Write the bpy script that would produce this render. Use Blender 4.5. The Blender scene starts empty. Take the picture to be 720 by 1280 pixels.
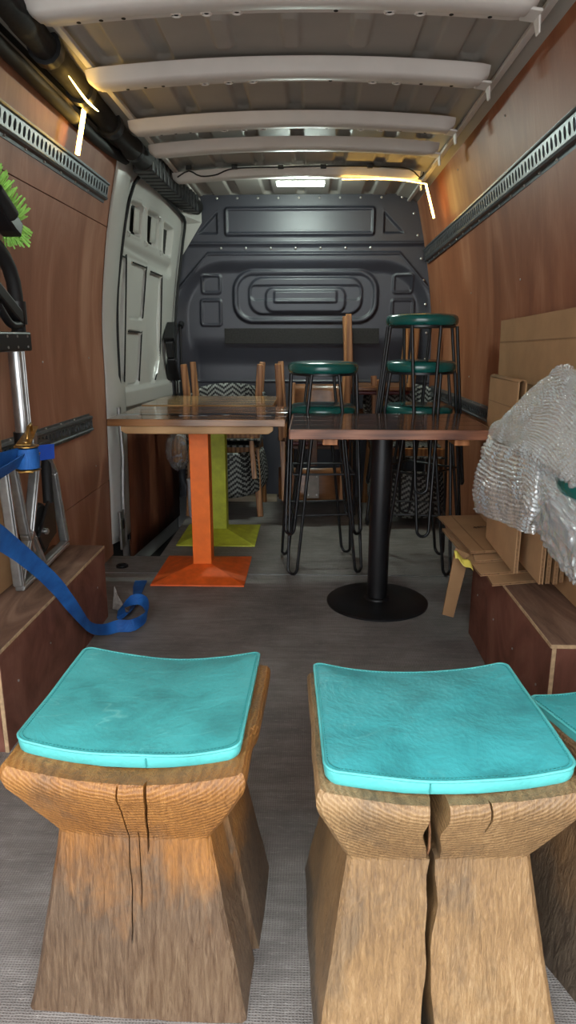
import bpy, bmesh, math, random
import numpy as np
from mathutils import Vector, Matrix, noise
random.seed(7)
scene = bpy.context.scene
COL = scene.collection
PI = math.pi

# ------------------------------------------------------------------ camera
cam_data = bpy.data.cameras.new('camera')
cam_data.sensor_fit = 'VERTICAL'
cam_data.sensor_height = 36.0
cam_data.lens = 850.0/1280.0*36.0
cam_data.clip_start = 0.02
cam = bpy.data.objects.new('camera', cam_data)
COL.objects.link(cam)
cam.location = (0, 0, 1.09)
cam.rotation_euler = (math.radians(90-14.385), 0, math.radians(1.828))
scene.camera = cam

# ------------------------------------------------------------------ sky, exposure
world = bpy.data.worlds.new('overcast_sky')
scene.world = world
world.use_nodes = True
wn = world.node_tree.nodes
wn['Background'].inputs['Color'].default_value = (0.93, 0.97, 1.0, 1)
wn['Background'].inputs['Strength'].default_value = 2.2
scene.view_settings.view_transform = 'Standard'
scene.view_settings.look = 'None'
scene.view_settings.gamma = 1.0
scene.view_settings.use_curve_mapping = False
scene.view_settings.exposure = 1.35
LED_WARM = 14.0
LED_WHITE = 150.0

# ------------------------------------------------------------------ node materials
def lin(c):
    out = []
    for v in c:
        v = v/255.0
        out.append(v/12.92 if v <= 0.04045 else ((v+0.055)/1.055)**2.4)
    return (out[0], out[1], out[2], 1.0)

class NT:
    def __init__(self, name):
        self.m = bpy.data.materials.new(name)
        self.m.use_nodes = True
        self.t = self.m.node_tree
        self.n = self.t.nodes
        self.b = self.n['Principled BSDF']
        self.out = self.n['Material Output']
    def node(self, typ, **kw):
        nd = self.n.new(typ)
        for k, v in kw.items():
            setattr(nd, k, v)
        return nd
    def link(self, a, b): self.t.links.new(a, b)
    def coords(self, scale=(1, 1, 1), kind='Object', rot=(0, 0, 0)):
        tc = self.node('ShaderNodeTexCoord')
        mp = self.node('ShaderNodeMapping')
        mp.inputs['Scale'].default_value = scale
        mp.inputs['Rotation'].default_value = rot
        self.link(tc.outputs[kind], mp.inputs['Vector'])
        return mp.outputs['Vector']
    def noise(self, vec, scale=5, detail=4, rough=0.55, dist=0.0):
        nd = self.node('ShaderNodeTexNoise')
        nd.inputs['Scale'].default_value = scale
        nd.inputs['Detail'].default_value = detail
        nd.inputs['Roughness'].default_value = rough
        nd.inputs['Distortion'].default_value = dist
        self.link(vec, nd.inputs['Vector'])
        return nd.outputs['Fac']
    def voronoi(self, vec, scale=5, feature='F1'):
        nd = self.node('ShaderNodeTexVoronoi', feature=feature)
        nd.inputs['Scale'].default_value = scale
        self.link(vec, nd.inputs['Vector'])
        return nd.outputs['Distance']
    def wave(self, vec, scale=5, dist=2, detail=2, kind='BANDS', direction='X', dscale=1.0):
        nd = self.node('ShaderNodeTexWave', wave_type=kind)
        if kind == 'BANDS': nd.bands_direction = direction
        else: nd.rings_direction = direction
        nd.inputs['Scale'].default_value = scale
        nd.inputs['Distortion'].default_value = dist
        nd.inputs['Detail'].default_value = detail
        nd.inputs['Detail Scale'].default_value = dscale
        self.link(vec, nd.inputs['Vector'])
        return nd.outputs['Fac']
    def ramp(self, fac, stops):
        nd = self.node('ShaderNodeValToRGB')
        e = nd.color_ramp.elements
        while len(e) < len(stops): e.new(0.5)
        for el, (p, c) in zip(e, stops):
            el.position = p
            el.color = c
        self.link(fac, nd.inputs['Fac'])
        return nd.outputs['Color']
    def math(self, op, a, b=None, c=None, clamp=False):
        nd = self.node('ShaderNodeMath', operation=op, use_clamp=clamp)
        for i, v in enumerate((a, b, c)):
            if v is None: continue
            if isinstance(v, (int, float)): nd.inputs[i].default_value = v
            else: self.link(v, nd.inputs[i])
        return nd.outputs[0]
    def mix(self, fac, a, b, mode='MIX'):
        nd = self.node('ShaderNodeMix', data_type='RGBA', blend_type=mode)
        for sock, v in ((nd.inputs[0], fac), (nd.inputs[6], a), (nd.inputs[7], b)):
            if isinstance(v, (int, float, tuple)): sock.default_value = v
            else: self.link(v, sock)
        return nd.outputs[2]
    def color(self, c):
        if isinstance(c, tuple): self.b.inputs['Base Color'].default_value = c
        else: self.link(c, self.b.inputs['Base Color'])
    def set(self, rough=0.5, metal=0.0, spec=0.5, coat=0.0, coat_rough=0.1):
        if isinstance(rough, (int, float)): self.b.inputs['Roughness'].default_value = rough
        else: self.link(rough, self.b.inputs['Roughness'])
        self.b.inputs['Metallic'].default_value = metal
        self.b.inputs['Specular IOR Level'].default_value = spec
        self.b.inputs['Coat Weight'].default_value = coat
        self.b.inputs['Coat Roughness'].default_value = coat_rough
    def bump(self, h, strength=0.2, dist=0.01):
        nd = self.node('ShaderNodeBump')
        nd.inputs['Strength'].default_value = strength
        nd.inputs['Distance'].default_value = dist
        self.link(h, nd.inputs['Height'])
        self.link(nd.outputs['Normal'], self.b.inputs['Normal'])

def plain(name, c, rough=0.5, metal=0.0, var=0.12, scale=12, bump=0.0, spec=0.5, coat=0.0):
    t = NT(name)
    v = t.coords()
    n = t.noise(v, scale, 5)
    a = lin(c)
    d = tuple(x*(1-var*1.6) for x in a[:3])+(1,)
    l = tuple(min(1, x*(1+var)) for x in a[:3])+(1,)
    t.color(t.ramp(n, [(0.3, d), (0.7, l)]))
    t.set(rough, metal, spec, coat)
    if bump: t.bump(n, bump, 0.005)
    return t.m

def plywood(name, dark, mid, light, rough=0.5, scale=(1.0, 5.0, 0.9), rot=(0, 0, 0)):
    t = NT(name)
    v = t.coords(scale, rot=rot)
    n = t.noise(v, 1.1, 6, 0.55, 2.2)
    fine = t.noise(t.coords((scale[0]*14, scale[1]*14, scale[2]*3)), 3, 3)
    blotch = t.noise(t.coords((1, 1, 1)), 2.2, 5, 0.6)
    f = t.math('ADD', t.math('MULTIPLY', n, 0.88), t.math('MULTIPLY', fine, 0.12))
    c = t.ramp(f, [(0.32, lin(dark)), (0.5, lin(mid)), (0.68, lin(light))])
    c = t.mix(t.math('MULTIPLY', t.ramp(blotch, [(0.45, (0, 0, 0, 1)), (0.75, (1, 1, 1, 1))]), 0.18), c, lin(dark))
    t.color(c)
    t.set(rough, 0, 0.18)
    t.bump(fine, 0.08, 0.002)
    return t.m

def wood(name, dark, mid, light, scale=(18, 18, 1.5), rough=0.45, coat=0.0, bump=0.08):
    t = NT(name)
    v = t.coords(scale)
    n = t.noise(v, 1.5, 5, 0.6, 0.8)
    w = t.wave(v, 0.6, 4, 3)
    f = t.math('ADD', t.math('MULTIPLY', n, 0.7), t.math('MULTIPLY', w, 0.3))
    t.color(t.ramp(f, [(0.25, lin(dark)), (0.5, lin(mid)), (0.78, lin(light))]))
    t.set(rough, 0, 0.4, coat)
    t.bump(f, bump, 0.003)
    return t.m

M = {}
M['ply_left'] = plywood('red_brown_plywood', (138, 92, 70), (158, 110, 86), (180, 136, 112), scale=(1.0, 2.6, 0.75))
M['ply_right'] = plywood('brown_plywood', (132, 80, 54), (152, 96, 66), (174, 122, 92), scale=(1, 2.4, .7))
M['ply_box'] = plywood('dull_red_plywood', (98, 62, 50), (126, 82, 68), (146, 102, 86), 0.6, (3, 3, 3))
M['ply_box_top'] = plywood('scuffed_plywood', (88, 66, 54), (122, 94, 78), (150, 122, 104), 0.65, (9, 1.6, 3))
M['ply_edge'] = plain('raw_ply_edge', (196, 166, 128), 0.8, var=0.2, scale=60)
M['ply_door'] = plywood('dark_plywood_lining', (78, 44, 30), (104, 60, 42), (122, 76, 54))

def floor_mat():
    t = NT('woven_pattern_floor')
    v = t.coords()
    wx = t.wave(v, 56, 2.5, 2, direction='X')
    wy = t.wave(v, 66, 2.5, 2, direction='Y')
    weave = t.math('MULTIPLY', wx, wy)
    n = t.noise(v, 3.2, 6, 0.62)
    s = t.noise(t.coords((1.4, 9, 1)), 5, 5, 0.6)
    glint = t.ramp(t.noise(t.coords((26, 90, 1)), 1.6, 4, 0.65), [(0.56, (0, 0, 0, 1)), (0.72, (1, 1, 1, 1))])  # pale dashes: specular glints painted into the floor colour
    f = t.math('ADD', t.math('MULTIPLY', n, 0.6), t.math('MULTIPLY', s, 0.4))
    c = t.ramp(f, [(0.3, lin((92, 88, 85))), (0.5, lin((128, 123, 119))), (0.72, lin((164, 159, 154)))])
    c = t.mix(t.math('MULTIPLY', glint, 0.4), c, lin((186, 182, 176)))
    c = t.mix(t.math('MULTIPLY', weave, 0.5), c, lin((64, 60, 57)))
    t.color(c)
    t.set(0.55, 0, 0.4)
    t.bump(weave, 0.5, 0.003)
    return t.m
M['floor'] = floor_mat()
M['asphalt'] = plain('outside_paving', (172, 170, 165), 0.9, var=0.2, scale=30)
M['white_paint'] = plain('light_grey_body_paint', (184, 183, 178), 0.32, var=0.04, scale=3, coat=0.3)
M['roof_grey'] = plain('grey_primer_roof', (166, 161, 154), 0.55, var=0.06, scale=4, coat=0.0)
M['bow_grey'] = plain('pale_grey_primer', (214, 209, 204), 0.5, var=0.05, scale=5, coat=0.0)
M['bulkhead'] = plain('charcoal_moulded_bulkhead', (50, 51, 60), 0.42, var=0.06, scale=6, spec=0.55)
M['bulkhead_mesh'] = plain('black_fuzzy_strip', (44, 42, 42), 0.95, var=0.3, scale=90)
M['black_plastic'] = plain('black_plastic', (24, 24, 26), 0.42, var=0.1, scale=20)
M['black_metal'] = plain('black_powder_coat', (20, 21, 24), 0.38, var=0.1, scale=20)
M['black_rubber'] = plain('black_rubber', (18, 18, 19), 0.7)
M['black_fabric'] = plain('black_wrapped_hose', (20, 19, 19), 0.75, var=0.25, scale=25, bump=0.3)
M['galv'] = plain('galvanised_steel', (112, 116, 119), 0.42, 0.8, var=0.15, scale=40)
M['alu'] = plain('brushed_aluminium', (186, 188, 190), 0.3, 0.9, var=0.08, scale=30)
M['alu_cast'] = plain('cast_aluminium', (160, 160, 158), 0.42, 0.8, var=0.15, scale=25)
M['plate'] = plain('dull_steel_plate', (134, 126, 118), 0.5, 0.7, var=0.15, scale=30)
M['screw'] = plain('bright_screw', (200, 200, 198), 0.3, 0.9)
M['brass'] = plain('gold_passivated_steel', (190, 150, 84), 0.3, 0.9, var=0.2, scale=40)
M['blue_strap'] = None
def strap_mat():
    t = NT('blue_polyester_webbing')
    v = t.coords((1, 1, 1))
    w = t.wave(v, 120, 0.5, 1, direction='Y')
    n = t.noise(v, 14, 4)
    c = t.ramp(n, [(0.3, lin((22, 74, 140))), (0.7, lin((42, 112, 190)))])
    t.color(t.mix(t.math('MULTIPLY', w, 0.3), c, lin((20, 60, 116))))
    t.set(0.62, 0, 0.35)
    t.bump(w, 0.25, 0.002)
    return t.m
M['blue_strap'] = strap_mat()
M['blue_tag'] = plain('bright_blue_tag', (28, 96, 224), 0.5, var=0.05)
M['orange'] = plain('orange_paint', (252, 116, 26), 0.5, var=0.1, scale=16)
M['orange_base'] = plain('scuffed_orange_paint', (232, 100, 34), 0.5, var=0.14, scale=20)
M['lime'] = plain('lime_paint', (198, 206, 62), 0.5, var=0.16, scale=16)
M['top_wood'] = wood('varnished_walnut_top', (84, 54, 32), (132, 90, 56), (172, 124, 82), (1.6, 16, 16), 0.16, 0.6, 0.03)
M['top_light'] = wood('varnished_oak_top', (116, 86, 54), (160, 126, 84), (192, 160, 112), (1.6, 16, 16), 0.16, 0.6, 0.03)
M['resin'] = plain('black_resin', (22, 23, 26), 0.12, var=0.2, scale=12, coat=0.5)
M['apron'] = wood('pale_wood_rail', (134, 98, 60), (168, 128, 82), (196, 156, 108), (2, 16, 16), 0.45)
M['dark_top'] = wood('dark_glossy_tabletop', (58, 34, 25), (86, 54, 40), (114, 76, 58), (1.4, 18, 18), 0.16, 0.6, 0.03)
M['dark_edge'] = wood('red_brown_table_edge', (76, 42, 28), (124, 76, 52), (158, 106, 78), (2.5, 30, 40), 0.4, 0.2, 0.15)
M['batten'] = wood('orange_wood_batten', (140, 84, 46), (176, 112, 66), (200, 138, 88))
M['green_vinyl'] = plain('dark_green_vinyl', (22, 92, 86), 0.24, var=0.08, scale=8, coat=0.35)
M['chair_wood'] = wood('mid_brown_chair_wood', (104, 66, 36), (156, 104, 58), (188, 136, 86), (20, 20, 2), 0.4)
M['chair_ply'] = wood('brown_chair_plywood', (72, 42, 22), (112, 70, 38), (142, 94, 56), (3, 14, 14), 0.35, 0.2)
M['maroon'] = plain('maroon_vinyl', (92, 26, 32), 0.4)
M['timber'] = wood('pale_timber', (140, 126, 104), (176, 162, 138), (200, 188, 166), (2, 20, 20), 0.7)
M['clear_plastic'] = None
M['white_plastic'] = plain('white_plastic', (206, 208, 212), 0.4, var=0.06)
M['rag'] = plain('grey_cloth', (136, 128, 122), 0.9, var=0.2, scale=40, bump=0.4)
M['bristle'] = plain('lime_green_bristle', (176, 236, 116), 0.5, var=0.12, scale=60)
M['yellow_tape'] = plain('yellow_tape', (222, 206, 96), 0.35)

def cardboard_mat(name, c, rot=0.0):
    t = NT(name)
    v = t.coords()
    n = t.noise(v, 4, 5, 0.6)
    w = t.wave(v, 70, 0.4, 1, direction='Z')
    c0 = lin(c)
    d = tuple(x*0.78 for x in c0[:3])+(1,)
    l = tuple(min(1, x*1.12) for x in c0[:3])+(1,)
    col = t.ramp(n, [(0.3, d), (0.7, l)])
    t.color(t.mix(t.math('MULTIPLY', w, 0.08), col, d))
    t.set(0.8, 0, 0.2)
    t.bump(t.math('ADD', t.math('MULTIPLY', w, 0.25), n), 0.12, 0.004)
    return t.m
M['card'] = cardboard_mat('brown_cardboard', (172, 134, 96))
M['card_pale'] = cardboard_mat('pale_cardboard', (190, 152, 112))
M['card_dark'] = cardboard_mat('dull_cardboard', (150, 116, 82))
M['card_edge'] = plain('corrugated_edge', (132, 98, 66), 0.9, var=0.35, scale=160)

def bubble_mat():
    t = NT('bubble_wrap_film')
    v = t.coords()
    big = t.noise(v, 9, 5, 0.6)
    cr = t.noise(v, 40, 4, 0.6, 0.8)
    t.color(lin((228, 234, 232)))
    t.set(0.25, 0, 0.5)
    tr = t.node('ShaderNodeBsdfTransparent')
    gl = t.node('ShaderNodeBsdfGlossy')
    gl.inputs['Roughness'].default_value = 0.09
    gl.inputs['Color'].default_value = (1, 1, 1, 1)
    bp = t.node('ShaderNodeBump')
    bp.inputs['Strength'].default_value = 0.5
    bp.inputs['Distance'].default_value = 0.004
    t.link(cr, bp.inputs['Height'])
    t.link(bp.outputs['Normal'], gl.inputs['Normal'])
    lw = t.node('ShaderNodeLayerWeight')
    lw.inputs['Blend'].default_value = 0.35
    mx = t.node('ShaderNodeMixShader')
    t.link(t.ramp(big, [(0.3, (0.26, 0.26, 0.26, 1)), (0.72, (0.55, 0.55, 0.55, 1))]), mx.inputs[0])
    t.link(tr.outputs[0], mx.inputs[1])
    t.link(t.b.outputs[0], mx.inputs[2])
    m2 = t.node('ShaderNodeMixShader')
    t.link(t.math('ADD', t.math('MULTIPLY', lw.outputs['Facing'], 0.35), 0.22), m2.inputs[0])
    t.link(mx.outputs[0], m2.inputs[1])
    t.link(gl.outputs[0], m2.inputs[2])
    t.link(m2.outputs[0], t.out.inputs['Surface'])
    return t.m
M['bubble'] = bubble_mat()
def clear_mat():
    t = NT('crinkled_clear_film')
    v = t.coords()
    n = t.noise(v, 16, 5, 0.6, 1.0)
    t.color(lin((196, 190, 186)))
    t.set(0.12, 0, 0.8)
    t.bump(n, 0.9, 0.02)
    tr = t.node('ShaderNodeBsdfTransparent')
    mx = t.node('ShaderNodeMixShader')
    t.link(t.ramp(n, [(0.35, (0.15, 0.15, 0.15, 1)), (0.75, (0.6, 0.6, 0.6, 1))]), mx.inputs[0])
    t.link(tr.outputs[0], mx.inputs[1])
    t.link(t.b.outputs[0], mx.inputs[2])
    t.link(mx.outputs[0], t.out.inputs['Surface'])
    return t.m
M['clear_plastic'] = clear_mat()

def stool_wood(name, dark, mid, light, zstain):
    t = NT(name)
    v = t.coords()
    # growth rings: long flowing bands warped by noise, plus chisel dimples and grey dirt
    warp = t.noise(t.coords((1, 1, 1)), 4.0, 3, 0.5)
    mpr = t.node('ShaderNodeMapping')
    mpr.inputs['Location'].default_value = (0.0, 0.0, -0.62)
    t.link(v, mpr.inputs['Vector'])
    rings = t.wave(mpr.outputs['Vector'], 46, 6.5, 3, 'RINGS', 'Y', 0.55)
    grain = t.noise(t.coords((110, 60, 8), rot=(0, 0.06, 0)), 1.5, 5, 0.6, 0.9)
    fine = t.noise(t.coords((240, 240, 40)), 1.5, 3, 0.6)
    sep = t.node('ShaderNodeSeparateXYZ')
    t.link(v, sep.inputs[0])
    upper = t.ramp(sep.outputs['Z'], [(zstain[1]-0.004, (0, 0, 0, 1)), (zstain[1]+0.004, (1, 1, 1, 1))])
    line = t.mix(upper, grain, t.mix(0.24, grain, rings))
    f = t.math('ADD', t.math('MULTIPLY', line, 0.42), t.math('MULTIPLY', fine, 0.18))
    f = t.math('ADD', f, t.math('MULTIPLY', warp, 0.40))
    c = t.ramp(f, [(0.3, lin(dark)), (0.52, lin(mid)), (0.72, lin(light))])
    dirt = t.noise(t.coords((4, 4, 2.4)), 2.4, 6, 0.66, 0.5)
    low = t.math('SUBTRACT', 1.0, t.math('DIVIDE', sep.outputs['Z'], zstain[0]), clamp=True)
    dm = t.math('ADD', t.math('MULTIPLY', low, 0.62), dirt)
    dm = t.ramp(dm, [(0.50, (0, 0, 0, 1)), (0.80, (1, 1, 1, 1))])
    dcol = t.ramp(grain, [(0.3, lin((44, 38, 33))), (0.7, lin((96, 86, 74)))])
    t.color(t.mix(t.math('MULTIPLY', dm, 0.8), c, dcol))
    t.set(0.42, 0, 0.4, 0.12, 0.3)
    t.bump(t.math('ADD', line, t.math('MULTIPLY', fine, 0.6)), 0.6, 0.006)
    return t.m
M['stool_left'] = stool_wood('oiled_carved_oak', (84, 50, 22), (146, 98, 48), (178, 132, 74), (0.34, 0.32))
M['stool_right'] = stool_wood('worn_carved_oak', (84, 60, 38), (138, 108, 72), (176, 148, 110), (0.06, 0.32))
M['stool_far'] = stool_wood('weathered_carved_oak', (70, 50, 34), (110, 84, 58), (138, 110, 80), (0.25, 0.30))
M['crack'] = plain('dark_split_wood', (46, 32, 24), 0.9, var=0.3, scale=30)
M['splinter'] = plain('torn_wood_fibre', (124, 84, 52), 0.8, var=0.3, scale=60)

def leather(name, base, seed):
    t = NT(name)
    v = t.coords()
    tc = t.node('ShaderNodeMapping')
    tc.inputs['Location'].default_value = (seed*3.1, seed*1.7, 0)
    t.link(v, tc.inputs['Vector'])
    v = tc.outputs['Vector']
    n = t.noise(v, 7, 6, 0.62, 0.4)
    b = lin(base)
    c = t.ramp(n, [(0.28, tuple(x*0.58 for x in b[:3])+(1,)), (0.5, b), (0.75, tuple(min(1, x*1.14+0.01) for x in b[:3])+(1,))])
    # pale creases: thin level lines of a warped noise
    k = t.noise(t.coords((0.55, 1.9, 1)), 5+seed, 3, 0.55, 0.5)
    line = t.math('SUBTRACT', 1.0, t.math('MULTIPLY', t.math('ABSOLUTE', t.math('SUBTRACT', k, 0.5)), 110), clamp=True)
    mask = t.ramp(t.noise(v, 11, 3), [(0.5, (0, 0, 0, 1)), (0.66, (1, 1, 1, 1))])
    line = t.math('MULTIPLY', line, mask)
    c = t.mix(t.math('MULTIPLY', line, 0.22), c, lin((150, 214, 206)))
    sc = t.ramp(t.noise(t.coords((1, 1, 1)), 18, 4, 0.7), [(0.62, (0, 0, 0, 1)), (0.8, (1, 1, 1, 1))])
    c = t.mix(t.math('MULTIPLY', sc, 0.35), c, lin((38, 118, 118)))
    t.color(c)
    t.set(0.38, 0, 0.45)
    t.bump(t.math('ADD', t.noise(v, 14, 5, 0.6, 0.6), t.math('MULTIPLY', t.voronoi(v, 120), 0.12)), 0.4, 0.008)
    return t.m
M['teal1'] = leather('turquoise_leather', (66, 160, 160), 1)
M['teal2'] = leather('turquoise_leather_worn', (62, 160, 164), 2)
M['teal3'] = leather('turquoise_leather_creased', (56, 162, 166), 3)
M['teal_band'] = leather('turquoise_leather_side', (78, 170, 168), 4)
M['thread'] = plain('teal_thread', (40, 132, 130), 0.7)

def wicker_mat():
    t = NT('black_white_zigzag_weave')
    tc = t.node('ShaderNodeTexCoord')
    sep = t.node('ShaderNodeSeparateXYZ')
    t.link(tc.outputs['UV'], sep.inputs[0])
    i = t.math('FLOOR', sep.outputs['X'])
    j = t.math('FLOOR', sep.outputs['Y'])
    zz = t.math('PINGPONG', i, 5.0)
    k = t.math('FLOORED_MODULO', t.math('ADD', j, zz), 4.0)
    w = t.math('LESS_THAN', k, 1.5)
    t.color(t.mix(w, lin((20, 21, 24)), lin((136, 138, 134))))
    t.set(0.5, 0, 0.4)
    fx = t.math('PINGPONG', sep.outputs['X'], 0.5)
    fy = t.math('PINGPONG', sep.outputs['Y'], 0.5)
    t.bump(t.math('MULTIPLY', fx, fy), 0.5, 0.004)
    return t.m
M['wicker'] = wicker_mat()

def emit(name, c, strength):
    t = NT(name)
    t.color(lin(c))
    t.b.inputs['Emission Color'].default_value = lin(c)
    t.b.inputs['Emission Strength'].default_value = strength
    return t.m
M['led_warm'] = emit('warm_led', (255, 204, 100), LED_WARM)
M['led_white'] = emit('white_led', (236, 255, 244), LED_WHITE)

# ------------------------------------------------------------------ mesh helpers
class MB:
    def __init__(self):
        self.v = []; self.f = []; self.mi = []; self.uv = {}
    def add(self, vs, fs, mi=0, T=None):
        o = len(self.v)
        for p in vs:
            p = Vector(p)
            self.v.append(T @ p if T is not None else p)
        for f in fs:
            self.f.append(tuple(i+o for i in f)); self.mi.append(mi)
        return self
    def box(self, c, s, T=None, mi=0):
        x, y, z = c; a, b, d = s[0]/2, s[1]/2, s[2]/2
        vs = [(x+i*a, y+j*b, z+k*d) for k in (-1, 1) for j in (-1, 1) for i in (-1, 1)]
        fs = [(0, 2, 3, 1), (4, 5, 7, 6), (0, 1, 5, 4), (2, 6, 7, 3), (0, 4, 6, 2), (1, 3, 7, 5)]
        return self.add(vs, fs, mi, T)
    def bar(self, a, b, w, d, w2=None, d2=None, up=(0, 0, 1), mi=0):
        # rectangular bar from a to b, tapered from w x d to w2 x d2
        a = Vector(a); b = Vector(b); w2 = w if w2 is None else w2; d2 = d if d2 is None else d2
        t = (b-a).normalized(); u = Vector(up)
        if abs(t.dot(u)) > 0.95: u = Vector((0, 1, 0))
        s = t.cross(u).normalized(); u = s.cross(t).normalized()
        vs = []
        for p, ww, dd in ((a, w, d), (b, w2, d2)):
            for i, j in ((-1, -1), (1, -1), (1, 1), (-1, 1)):
                vs.append(p+s*i*ww/2+u*j*dd/2)
        return self.add(vs, [(0, 1, 2, 3), (7, 6, 5, 4), (0, 4, 5, 1), (1, 5, 6, 2), (2, 6, 7, 3), (3, 7, 4, 0)], mi)
    def tube(self, path, r, n=8, closed=False, cap=True, mi=0):
        P = [Vector(p) for p in path]; m = len(P)
        R = r if isinstance(r, (list, tuple)) else [r]*m
        tang = []
        for i in range(m):
            if closed: t = P[(i+1) % m]-P[i-1]
            else: t = P[min(i+1, m-1)]-P[max(i-1, 0)]
            tang.append(t.normalized())
        ref = Vector((0, 0, 1)) if abs(tang[0].z) < 0.9 else Vector((0, 1, 0))
        nrm = (ref-tang[0]*ref.dot(tang[0])).normalized()
        vs = []
        for i in range(m):
            nrm = (nrm-tang[i]*nrm.dot(tang[i])).normalized()
            bi = tang[i].cross(nrm)
            for k in range(n):
                a = 2*PI*k/n
                vs.append(P[i]+(nrm*math.cos(a)+bi*math.sin(a))*R[i])
        fs = []
        for i in range(m if closed else m-1):
            j = (i+1) % m
            for k in range(n):
                k2 = (k+1) % n
                fs.append((i*n+k, i*n+k2, j*n+k2, j*n+k))
        if cap and not closed:
            fs.append(tuple(range(n-1, -1, -1)))
            fs.append(tuple((m-1)*n+k for k in range(n)))
        return self.add(vs, fs, mi)
    def lathe(self, prof, n=32, c=(0, 0, 0), T=None, mi=0):
        vs = []; fs = []; m = len(prof)
        for r, z in prof:
            for k in range(n):
                a = 2*PI*k/n
                vs.append((c[0]+r*math.cos(a), c[1]+r*math.sin(a), c[2]+z))
        for i in range(m-1):
            for k in range(n):
                k2 = (k+1) % n
                fs.append((i*n+k, i*n+k2, (i+1)*n+k2, (i+1)*n+k))
        fs.append(tuple(range(n-1, -1, -1)))
        fs.append(tuple((m-1)*n+k for k in range(n)))
        return self.add(vs, fs, mi, T)
    def prism(self, poly, z0, z1, T=None, mi=0):
        n = len(poly)
        vs = [(x, y, z0) for x, y in poly]+[(x, y, z1) for x, y in poly]
        fs = [tuple(range(n-1, -1, -1)), tuple(range(n, 2*n))]
        fs += [(i, (i+1) % n, n+(i+1) % n, n+i) for i in range(n)]
        return self.add(vs, fs, mi, T)
    def grid(self, fn, nu, nv, mi=0, uvs=None, flip=False):
        o = len(self.v)
        for j in range(nv+1):
            for i in range(nu+1):
                self.v.append(Vector(fn(i/nu, j/nv)))
        for j in range(nv):
            for i in range(nu):
                a = o+j*(nu+1)+i
                q = (a, a+1, a+nu+2, a+nu+1)
                self.f.append(q[::-1] if flip else q); self.mi.append(mi)
        if uvs:
            for j in range(nv+1):
                for i in range(nu+1):
                    self.uv[o+j*(nu+1)+i] = (i/nu*uvs[0], j/nv*uvs[1])
        return self
    def build(self, name, mats, parent=None, loc=None, smooth=None, bevel=0.0, solid=0.0, offset=0.0, fix=True):
        me = bpy.data.meshes.new(name)
        me.from_pydata([tuple(p) for p in self.v], [], self.f)
        if not isinstance(mats, (list, tuple)): mats = [mats]
        for m in mats: me.materials.append(m)
        if len(mats) > 1: me.polygons.foreach_set('material_index', self.mi)
        if self.uv:
            ul = me.uv_layers.new(name='UVMap')
            for lp in me.loops: ul.data[lp.index].uv = self.uv.get(lp.vertex_index, (0, 0))
        if fix and not self.uv:
            bm = bmesh.new(); bm.from_mesh(me)
            bmesh.ops.recalc_face_normals(bm, faces=bm.faces)
            bm.to_mesh(me); bm.free()
        if smooth is not None:
            me.polygons.foreach_set('use_smooth', [True]*len(me.polygons))
            if smooth < 179: me.set_sharp_from_angle(angle=math.radians(smooth))
        me.update()
        o = bpy.data.objects.new(name, me)
        COL.objects.link(o)
        if parent is not None: o.parent = parent
        if loc is not None: o.location = loc
        if bevel:
            md = o.modifiers.new('bevel', 'BEVEL'); md.width = bevel; md.segments = 2; md.limit_method = 'ANGLE'
        if solid:
            md = o.modifiers.new('solid', 'SOLIDIFY'); md.thickness = solid; md.offset = offset
        return o

def tag(o, label=None, cat=None, group=None, kind=None):
    if label: o['label'] = label
    if cat: o['category'] = cat
    if group: o['group'] = group
    if kind: o['kind'] = kind
    return o

def thing(name, label, cat, loc=(0, 0, 0), rot=(0, 0, 0), group=None):
    o = bpy.data.objects.new(name, None)
    o.empty_display_size = 0.05
    COL.objects.link(o)
    o.location = loc; o.rotation_euler = rot
    return tag(o, label, cat, group)

def dup(root, loc, rot, label, group=None):
    r = root.copy(); COL.objects.link(r)
    r.location = loc; r.rotation_euler = rot
    r['label'] = label
    if group: r['group'] = group
    for ch in list(root.children):
        c = ch.copy(); COL.objects.link(c); c.parent = r
        for g in ch.children:
            d = g.copy(); COL.objects.link(d); d.parent = c
    return r

def share(o, parent, loc=None, rot=None):
    c = o.copy(); COL.objects.link(c); c.parent = parent
    if loc is not None: c.location = loc
    if rot is not None: c.rotation_euler = rot
    return c

def rrect(w, d, r, n=6):
    pts = []
    for cx, cy, a0 in ((w/2-r, d/2-r, 0), (-w/2+r, d/2-r, 90), (-w/2+r, -d/2+r, 180), (w/2-r, -d/2+r, 270)):
        for k in range(n+1):
            a = math.radians(a0+90*k/n)
            pts.append((cx+r*math.cos(a), cy+r*math.sin(a)))
    return pts

def resample(pts, n):
    P = [Vector(p) for p in pts]
    L = [0]
    for a, b in zip(P, P[1:]): L.append(L[-1]+(b-a).length)
    out = []
    for k in range(n):
        s = L[-1]*k/(n-1)
        i = max(0, min(len(P)-2, next((q for q in range(len(P)-1) if L[q+1] >= s), len(P)-2)))
        t = (s-L[i])/max(1e-9, L[i+1]-L[i])
        p0, p1, p2, p3 = P[max(i-1, 0)], P[i], P[i+1], P[min(i+2, len(P)-1)]
        out.append(0.5*((2*p1)+(p2-p0)*t+(2*p0-5*p1+4*p2-p3)*t*t+(3*p1-p0-3*p2+p3)*t**3))
    return out

# ------------------------------------------------------------------ van profile
ZP = [-0.3, 0.0, 1.19, 1.58, 1.96, 2.1]
XP = [0.80, 0.80, 0.797, 0.745, 0.657, 0.62]
def xr(z):
    # gently smoothed side profile
    return float(sum(np.interp(z+d, ZP, XP) for d in (-0.12, -0.06, 0, 0.06, 0.12))/5) if 0.15 < z < 1.83 else float(np.interp(z, ZP, XP))
def xl(z): return -0.214-xr(z)
Y0, Y1 = 0.20, 4.66

# ================================================================== SETTING
g = MB().box((0, 5, -0.66), (60, 60, 0.04)).build('ground', M['asphalt'])
tag(g, kind='structure')

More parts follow.
